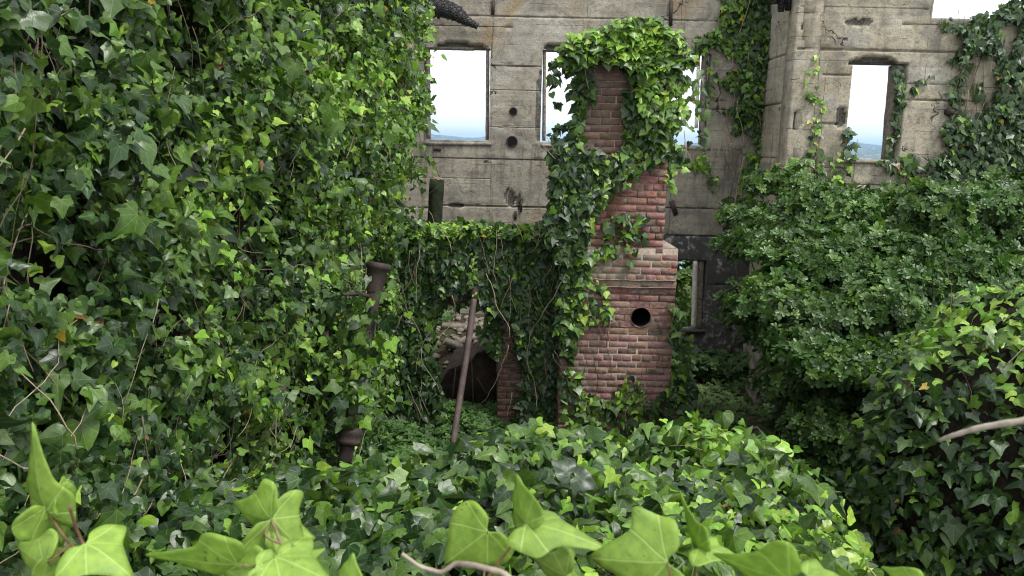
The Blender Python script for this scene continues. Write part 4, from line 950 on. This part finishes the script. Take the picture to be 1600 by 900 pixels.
for i, (pl, dn, thk, lm, Yd) in enumerate((
    ([(1468, 32), (1500, 22), (1545, 14), (1600, -30), (1780, -40), (1780, 360), (1600, 345), (1440, 322), (1425, 262), (1462, 240), (1478, 190), (1530, 190), (1552, 140), (1545, 98), (1490, 88), (1500, 60)], 1150, .25, .02, YR),
    ([(1486, 85), (1512, 88), (1505, 160), (1515, 240), (1480, 240), (1482, 150)], 420, .1, .03, YR),
    ([(1524, 90), (1535, 90), (1540, 200), (1525, 200)], 350, .08, .03, YR),
    ([(1400, 105), (1412, 105), (1402, 220), (1384, 262), (1390, 180)], 650, .08, .02, YR + .05),
    ([(1365, 250), (1430, 245), (1450, 300), (1440, 325), (1410, 310), (1405, 275)], 700, .12, .03, YR),
    ([(1420, 140), (1450, 110), (1462, 108), (1460, 118), (1428, 142)], 350, .08, .05, YR),
    ([(1395, 135), (1425, 130), (1430, 142), (1400, 145)], 600, .08, .05, YR))):
    P, dep = patch_points(pl, Yd, dn, thk, 8, .55, 400 + 7 * i); pr.append(ivy(P, np.tile([0, -1., .35], (len(P), 1)), .080, .25, lm, .15, .34, .45, seed=60 + i))
for i in range(30): vine(st, at(random.uniform(1480, 1540), random.uniform(90, 320), YR - .05), (random.uniform(-.2, .2), 0, 1), random.randint(6, 12), .08, .25, .005, .003, random.choice(TWIG[:3]))
vine(st, at(1430, 135, YR - .03), (.85, 0, .55), 4, .08, .05, .006, .003, TWIG[1])
ivy_thing("climbing_ivy", "grey-green ivy mass hanging beside the tall bay window", pr, st)
pr = []; st = Stems()
for i, (pl, dn, thk, lm, Yd) in enumerate((
    ([(1258, 75), (1275, 78), (1276, 140), (1282, 200), (1276, 250), (1262, 250), (1266, 190), (1258, 130)], 170, .06, .35, YR),
    ([(1258, 150), (1285, 150), (1285, 215), (1260, 215)], 130, .06, .9, YR),
    ([(1228, 250), (1262, 250), (1268, 290), (1262, 330), (1225, 330)], 900, .15, .95, YR),
    ([(1262, 235), (1330, 240), (1325, 300), (1262, 300)], 240, .1, .25, YR),
    ([(1318, 195), (1336, 200), (1334, 248), (1320, 248)], 330, .06, .02, YR))):
    P, dep = patch_points(pl, Yd, dn, thk, 5, 0, 500 + 7 * i); pr.append(ivy(P, np.tile([0, -1., .6], (len(P), 1)), .085, .25, lm, .5, .35, .6, seed=70 + i))
for x in (1262, 1272, 1276, 1290, 1328): vine(st, at(x, 320, YR - .04), (0, 0, 1), 22 if x < 1280 else 10, .085, .16, .006, .003, random.choice(TWIG[:3]))
ivy_thing("climbing_ivy", "thin yellow-green ivy strand climbing the bay wall left of its window", pr, st)

# ============================================================ SHRUBS
def rosette(nl=9, spread=1.0, wid=.24, up=.45):
    V = []; T = []; Q = []; U = []
    o = halves([(0, 0), (wid * .35, .25), (wid * .95, .62), (wid * .75, .88), (0, 1.0)]); m = len(o)
    for i in range(nl):
        a = i * 2.4; rad = .55 + .45 * (i / nl); el = (1.25 - 1.05 * (i / nl)) * up + .12; b = len(V)
        d = np.array([math.cos(a) * math.cos(el), math.sin(a) * math.cos(el), math.sin(el)]); s = np.array([-math.sin(a), math.cos(a), 0]); nn_ = np.cross(s, d) * -1
        for (x, y) in [(0, .5)] + [tuple(q) for q in o]:
            p = (d * y + s * x) * rad + nn_ * (-.35 * abs(x) + .10 * y * (1 - y)) * -1 * rad - np.array([0, 0, .18 * y * y]) * rad; V.append(p); U.append((x + .5, y))
        T += [[b, b + 1 + k, b + 1 + (k + 1) % m] for k in range(m)]
    return np.array(V), np.array(T), np.array(U)
def rosettes(tpl, P, Nn, size, col):
    V0, Ft, U = tpl; n = len(P); a = nrm(np.cross(Nn, rng.normal(0, 1, (n, 3)))); b = np.cross(Nn, a); m = len(V0)
    W = P[:, None] + size[:, None, None] * (V0[None, :, :1] * a[:, None] + V0[None, :, 1:2] * b[:, None] + V0[None, :, 2:] * Nn[:, None])
    off = (np.arange(n) * m)[:, None, None]; c = np.broadcast_to(col[:, None], (n, m, 3)) * rng.uniform(.8, 1.2, (n, m, 1)).repeat(3, 2) ** .5
    return W.reshape(-1, 3), (Ft[None] + off).reshape(-1, 3), np.zeros((0, 4), int), c.reshape(-1, 3), np.broadcast_to(U[None], (n, m, 2)).reshape(-1, 2)
ROS = [rosette(9), rosette(7, wid=.28, up=.6), rosette(11, wid=.22)]
def add_ros(L, P, Nn, s0, cols, jit=.3):
    k = inview(P, 300, 200); P, Nn = P[k], Nn[k]; n = len(P); which = rng.integers(0, 3, n); N2 = nrm(Nn + rng.normal(0, jit, (n, 3)))
    cols = np.array(cols); c = cols[rng.integers(0, len(cols), n)] * np.exp(.25 * noise(P, 2.5, 9, 2))[:, None] * rng.uniform(.8, 1.2, (n, 1))
    for w_ in range(3):
        m = which == w_
        if m.any(): L.add(rosettes(ROS[w_], P[m], N2[m], s0 * rng.uniform(.75, 1.25, m.sum()), c[m]))
C_SH = [[.024, .072, .012], [.034, .094, .016], [.018, .052, .012], [.055, .125, .020]]
sh = empty("shrub", (0, 0, 0), "wide glossy-leaved evergreen shrub spreading in front of the concrete bay", "shrub")
L = Leaves(); st = Stems(); root = np.array([3.4, 7.6, 0.1])
# pads of shoots in tiers: (px, py, depth, half-width px, half-height px)
pads = []
outl = [(1172, 470), (1178, 360), (1230, 320), (1330, 318), (1420, 330), (1520, 300), (1640, 285), (1700, 400), (1640, 520), (1500, 600), (1400, 600), (1300, 590), (1235, 560), (1200, 500)]
op = np.array(outl, float)
tries = 0
while len(pads) < 135 and tries < 6000:
    tries += 1; x, y = random.uniform(1120, 1700), random.uniform(290, 600)
    if not inpoly(np.array([x]), np.array([y]), op)[0]: continue
    d = 8.9 - 2.3 * ((y - 290) / 310) - .6 * math.sin((x - 1120) / 580 * math.pi) + random.uniform(-.35, .9)
    pads.append((x, y, d))
for (x, y, d) in ((1142, 498, 8.9), (1172, 395, 9.0), (1178, 345, 9.2), (1225, 300, 9.3)): pads.append((x, y, d))
for _ in range(38):
    x, y = random.uniform(1190, 1480), random.uniform(570, 740)
    if x > 1225 + (y - 570) * .3: pads.append((x, y, 6.9 - (y - 570) / 170 * 1.2 + random.uniform(-.2, .6)))
for i, (x, y, d) in enumerate(pads):
    c = at(x, y, d); r = np.array([random.uniform(.24, .5), random.uniform(.24, .45), random.uniform(.13, .28)])
    if x < 1170: r = r * np.array([.6, .6, .7])
    n = int(820 * r[0] * r[1] * math.pi); D = nrm(rng.normal(0, 1, (n, 3))); D[:, 2] = np.abs(D[:, 2]) * .95 + rng.normal(0, .18, n); D = nrm(D)
    rad = rng.uniform(.3, 1.1, n) ** .7 * (1 + .35 * noise(D * 2 + i, 1.3, 5, 2)); P = c + D * r * rad[:, None] + rng.normal(0, .03, (n, 3)) * (rng.random((n, 1)) < .25) * 2; 
    cs = C_SH + ([[.10, .19, .03]] if random.random() < (.7 if y < 380 else .3) else [])
    add_ros(L, P, nrm(D * [1, 1, .8] + [0, -.15, .45]), .080, cs, .5)
    # branch towards the root
    if i % 2 == 0:
        q0 = c - [0, 0, .05]; q1 = (root + c) / 2 + [0, 0, -.25 + random.uniform(-.2, .2)]; pts = [root * (1 - t) ** 2 + 2 * q1 * t * (1 - t) + q0 * t * t for t in np.linspace(.15, 1, 10)]
        st.tube(np.array(pts) + np.random.default_rng(i).normal(0, .012, (10, 3)), np.linspace(.022, .006, 10), 6, (.16, .125, .09))
    for j in range(5):
        e = c + np.array([random.uniform(-1, 1) * r[0], random.uniform(-1, 1) * r[1], 0]); st.tube([c - [0, 0, .06], (c + e) / 2 + [0, 0, -.02], e], [.006, .005, .002], 4, (.15, .12, .08))
# shade leaves inside so the crown is dense
n = 9000; D = nrm(rng.normal(0, 1, (n, 3))); rr = rng.random(n) ** .4; P = np.array([4.35, 7.9, 1.6]) + D * rr[:, None] * np.array([1.7, 1.2, 1.05])
P = P[P[:, 2] > .35]; add_ros(L, P, nrm(np.tile([0, -.3, 1.], (len(P), 1))), .07, C_SH[:3], .6)
L.build("crown", M_SHRUB, sh)
for i in range(5):
    a = random.uniform(0, 6.28); e = root + np.array([math.cos(a) * .8, math.sin(a) * .6, 1.3]); st.tube([root + [math.cos(a) * .1, math.sin(a) * .1, -.2], root + (e - root) * .4 + [0, 0, .1], e], [.06, .045, .02], 8, (.14, .11, .08))
st.build("branch", M_BARK, sh, True)
# dead stem by the sooty wall
m = MB(); m.tube([at(x, y, 11.6) for x, y in ((1148, 395), (1153, 440), (1152, 480), (1158, 505), (1147, 535), (1140, 552))], [.012, .018, .02, .024, .028, .03], 6, (.09, .065, .05)); tag(m.build("dead_stem", M_BARK, None, True), "bare brown stem leaning on the sooty wall by the small white-framed window", "stem")

# undergrowth
def cover(name, label, xr, yr, n, size, cols, zoff=0.08, cond=None, seed=0, clump=.12, mat=None):
    X_ = rng.uniform(*xr, n); Y_ = rng.uniform(*yr, n)
    if cond is not None: k = cond(X_, Y_); X_, Y_ = X_[k], Y_[k]
    P = np.stack([X_, Y_, X_ * 0], -1); P[:, 2] = ground_z(X_, Y_) + zoff * rng.random(len(X_)) + clump * (noise(P, 2.2, seed, 2) + .6)
    L = Leaves(); add_ros(L, P, np.tile([0, -.25, 1.], (len(P), 1)), size, cols, .35)
    e = tag(L.build(name, mat or M_HERB, None), label, "undergrowth", kind="stuff"); return e
CH = [[.07, .17, .035], [.05, .13, .03], [.10, .22, .045], [.035, .09, .025]]
CDK = [[.022, .055, .02], [.03, .075, .025], [.018, .045, .018]]
cover("ground_cover", "fine light green ground cover at the foot of the leaning pipe", (-1.9, .9), (5.6, 9.6), 6500, .07, CH, .12, None, 201, .16)
cover("ground_cover", "dark low undergrowth below the big shrub", (1.3, 5.2), (4.6, 10.3), 9500, .085, CDK, .22, lambda x, y: (x > 2.0 + 1.05 * sm((y - 7.0) / 1.8) + .3 * noise(np.stack([x, y, x * 0], -1), .8, 7, 2) + .25 * sm((y - 8.2) / 1.5)), 202, .26, M_SHRUB)
cover("ground_cover", "small leafy weeds in the shaded hollow behind the ivy bed edge", (1.55, 2.9), (3.1, 5.4), 1500, .10, [[.05, .12, .035], [.035, .085, .03], [.07, .15, .04]], .15, None, 203, .10)
cover("ground_cover", "sparse low weeds on the soil right of the chimney foot", (1.5, 3.9), (7.2, 11.4), 2600, .06, [[.05, .11, .02], [.08, .15, .03], [.035, .08, .02]], .05, lambda x, y: noise(np.stack([x, y, x * 0], -1), 2.3, 33, 3) > -0.12, 206, .06)
cover("ground_cover", "leafy plants along the base of the sooty wall", (1.7, 3.7), (10.9, 11.9), 1300, .08, [[.03, .08, .025], [.05, .12, .03]], .28, None, 204, .1)
cover("ground_cover", "green weeds growing over the rubble behind the doorway", (-2.2, .8), (9.4, 11.9), 1500, .08, CH, .1, lambda x, y: noise(np.stack([x, y, x * 0], -1), 1.7, 31, 2) > 0.0, 205, .05)
# greenery outside the walls
for i, (cx, cy, rr, lb) in enumerate((((2.6), 14.6, (1.9, 1.0, 2.3), "bright bush outside the small lower window"), (-1.2, 15.0, (1.6, 1.0, 1.3), "leafy bush outside the wall beyond the doorway"))):
    e = empty("bush", (0, 0, 0), lb, "bush"); L = Leaves(); D = nrm(rng.normal(0, 1, (9000, 3))); P = np.array([cx, cy, .5]) + D * np.array(rr) * rng.uniform(.6, 1.05, (9000, 1)); k = (P[:, 2] > .1) & (D[:, 1] < .35); P = P[k]; D = D[k]
    add_ros(L, P, nrm(D + [0, 0, .5]), .13, [[.10, .20, .04], [.07, .15, .03], [.14, .24, .05]], .4); L.build("crown", M_HERB, e)
    m = MB(); m.tube([(cx, cy, -.2), (cx, cy, .8), (cx + .1, cy, 1.3)], [.08, .05, .02], 6, (.14, .1, .07)); m.build("trunk", M_BARK, e)

# ============================================================ NEAR SHOOTS
CL = np.array([.24, .375, .065])
def shoot(label, leaves, stems, stemcol=(.16, .12, .06), mat=M_SHOOT):
    e = empty("ivy_shoot", (0, 0, 0), label, "ivy shoot", "young ivy shoots nearest the viewer")
    for (bx, by, tx, ty, D, wf, tilt, tp, tone) in leaves:
        b = at(bx, by, D); t3 = at(tx, ty, D + tilt); T = t3 - b; L_ = np.linalg.norm(T); T = T / L_
        view = nrm(b - CAM); S = nrm(np.cross(T, view)); ang = math.acos(min(1, abs(wf))); Nn = nrm(np.cross(S, T)); Nn = Nn if Nn @ view < 0 else -Nn
        # turn about the midrib for foreshortening
        s_ = math.copysign(1, wf); Nn2 = Nn * math.cos(ang) + S * math.sin(ang) * s_
        lv = Leaves(); lv.add(place(T_HI[tp], b[None], T[None], Nn2[None], np.array([L_]), (CL * tone)[None] if np.isscalar(tone) else np.array([tone]), np.array([random.uniform(.1, .3)]), np.array([random.uniform(.05, .3)]), np.array([.05]), 1.12 if tp != 3 else 1.0))
        lf = lv.build("leaf", mat, e)
        sd = lf.modifiers.new("s", 'SOLIDIFY'); sd.thickness = .0007
    for (pts, r0, r1) in stems:
        m = MB(); P = np.array([at(x, y, d) for x, y, d in pts]); tt = np.linspace(0, len(P) - 1, (len(P) - 1) * 6 + 1); i = np.minimum(tt.astype(int), len(P) - 2); f = (tt - i)[:, None]
        Pm = [P[max(k - 1, 0)] for k in i]; Pn = [P[min(k + 2, len(P) - 1)] for k in i]; p0, p1, p2, p3 = np.array(Pm), P[i], P[i + 1], np.array(Pn)
        C = .5 * (2 * p1 + (p2 - p0) * f + (2 * p0 - 5 * p1 + 4 * p2 - p3) * f ** 2 + (3 * p1 - p0 - 3 * p2 + p3) * f ** 3)
        m.tube(C, np.linspace(r0, r1, len(C)), 8, stemcol); m.build("stem", M_BARK, e, True)
    return e
# leaf: base px, tip px, depth, width factor, tip depth offset, outline, tone
shoot("pale ivy shoot with a tall pointed leaf, in the lower left corner",
      [(72, 800, 44, 688, 1.05, .55, -.02, 3, 1.0), (72, 790, 112, 856, 1.05, .95, .03, 2, 1.1), (134, 848, 214, 895, 1.0, .85, -.02, 1, 1.15), (70, 880, 12, 850, 1.0, .8, .02, 1, 1.05), (75, 870, 100, 905, 1.0, .8, .02, 2, .8), (95, 770, 118, 800, 1.06, .6, .03, 2, 1.2)],
      [((( 180, 930, .98), (150, 880, 1.0), (125, 840, 1.03), (108, 790, 1.0)), .0035, .002), (((150, 880, 1.0), (110, 850, 1.03), (78, 805, 1.05)), .0022, .0012), (((140, 866, 1.0), (136, 855, 1.0), (134, 848, 1.0)), .002, .001), (((110, 850, 1.03), (85, 872, 1.0), (70, 880, 1.0)), .002, .001)], (.20, .12, .07))
shoot("clump of overlapping pale ivy leaves left of the lone heart-shaped leaf",
      [(425, 812, 348, 792, 1.05, .75, .03, 1, 1.1), (432, 820, 498, 838, 1.06, .8, .03, 0, 1.05), (400, 885, 455, 905, .93, .9, .0, 1, 1.1), (425, 810, 485, 872, 1.05, .98, .02, 1, 1.0), (428, 800, 440, 780, 1.08, .8, .02, 2, .9), (372, 882, 240, 872, .95, .55, .03, 3, 1.15), (430, 870, 525, 902, .95, .7, -.03, 1, 1.1), (400, 910, 330, 885, .95, .8, .02, 1, 1.15), (548, 915, 545, 868, .9, .7, 0, 2, 1.2), (455, 880, 510, 850, 1.0, .6, .03, 1, 1.0)],
      [(((490, 950, .95), (462, 900, .98), (440, 850, 1.02), (424, 812, 1.05)), .004, .0018), (((440, 850, 1.02), (415, 835, 1.03), (430, 800, 1.08)), .002, .001), (((462, 900, .98), (420, 890, .96), (372, 882, .95)), .002, .001)], (.22, .17, .10))
shoot("lone heart-shaped lime leaf on a thin stalk at the bottom centre",
      [(762, 830, 692, 884, 1.1, .99, .02, 2, 1.1)], [(((756, 930, 1.1), (757, 880, 1.12), (762, 830, 1.1)), .0018, .0011)], (.20, .13, .06))
shoot("curved ivy stalk carrying one long leaf pointing right over the bed",
      [(822, 818, 944, 836, 1.0, .72, -.03, 3, 1.0), (822, 818, 800, 742, 1.0, .55, .03, 2, 1.0), (885, 900, 820, 868, .95, .7, .03, 1, .75), (880, 905, 892, 868, .95, .8, .02, 1, 1.05)],
      [(((740, 940, 1.0), (770, 892, 1.0), (795, 858, 1.0), (822, 818, 1.0)), .003, .0014), (((860, 940, .95), (880, 905, .95), (884, 900, .95)), .002, .001)], (.25, .17, .08))
shoot("broad three-pointed pale ivy leaf lying flat at the bottom right of centre",
      [(1043, 878, 920, 889, .92, .97, .03, 0, 1.05)],
      [(((1060, 960, .9), (1050, 910, .91), (1043, 878, .92)), .002, .0014)])
shoot("upright folded ivy leaf on a brown stalk right of the broad pale leaf",
      [(1092, 855, 1058, 780, .98, .45, .04, 3, 1.0), (1092, 855, 1165, 872, .98, .5, -.03, 1, 1.15)],
      [(((1078, 960, .97), (1085, 900, .98), (1092, 855, .98)), .0025, .0014)], (.18, .10, .05))
shoot("row of blurred pale ivy leaves along the bottom right edge",
      [(1235, 905, 1105, 878, .85, .5, .04, 1, 1.1), (1260, 900, 1345, 905, .85, .6, -.02, 1, 1.1), (1430, 915, 1375, 890, .9, .6, .02, 2, 1.15), (1330, 920, 1300, 880, .95, .6, .02, 2, .9)],
      [(((1240, 960, .85), (1236, 925, .85), (1235, 905, .85)), .002, .0014), (((1300, 980, .86), (1285, 930, .86), (1260, 900, .85)), .002, .0014), (((1440, 980, .9), (1430, 915, .9)), .002, .0014)])
def twig(label, pts, r0, r1, col):
    m = MB(); P = np.array([at(x, y, d) for x, y, d in pts]); Q_ = []
    for i in range(len(P) - 1):
        for t in np.linspace(0, 1, 6, endpoint=False): Q_.append(P[i] * (1 - t) + P[i + 1] * t)
    Q_.append(P[-1]); Q_ = np.array(Q_); Q_[1:-1] = (Q_[:-2] + Q_[1:-1] * 2 + Q_[2:]) / 4; m.tube(Q_, np.linspace(r0, r1, len(Q_)) * np.random.default_rng(3).uniform(.88, 1.12, len(Q_)), 8, col)
    return tag(m.build("twig", M_BARK, None, True), label, "twig")
twig("pale bare twig reaching in from the right edge", [(2500, 620, 2.6), (2150, 560, 1.7), (1880, 570, 1.1), (1760, 605, .97), (1680, 640, .95), (1600, 657, .95), (1530, 668, .98), (1490, 680, 1.0), (1468, 688, 1.02)], .008, .0025, (.42, .38, .32))
twig("grey forked twig lying at the bottom edge under the heart-shaped leaf", [(840, 960, .9), (790, 896, .95), (745, 884, .97), (712, 880, 1.0), (690, 895, 1.0), (655, 885, 1.0), (628, 865, 1.0)], .0048, .0024, (.34, .29, .24))

# ------------------------------------------------------------ haze over the bay
def m_haze():
    m = bpy.data.materials.new("bay_haze"); m.use_nodes = True; t = m.node_tree; t.nodes.remove(t.nodes["Principled BSDF"])
    v = t.nodes.new("ShaderNodeVolumePrincipled"); v.inputs["Color"].default_value = (0.38, 0.64, 1.0, 1); v.inputs["Density"].default_value = HAZE
    v.inputs["Anisotropy"].default_value = 0.2; t.links.new(v.outputs[0], t.nodes["Material Output"].inputs["Volume"]); return m
HAZE = 0.85e-4
mb = MB(); mb.box((-17000, -40, -34), (17000, 21000, 330)); tag(mb.build("haze", m_haze()), "pale blue haze over the bay", kind="stuff")
sc.cycles.volume_bounces = 0
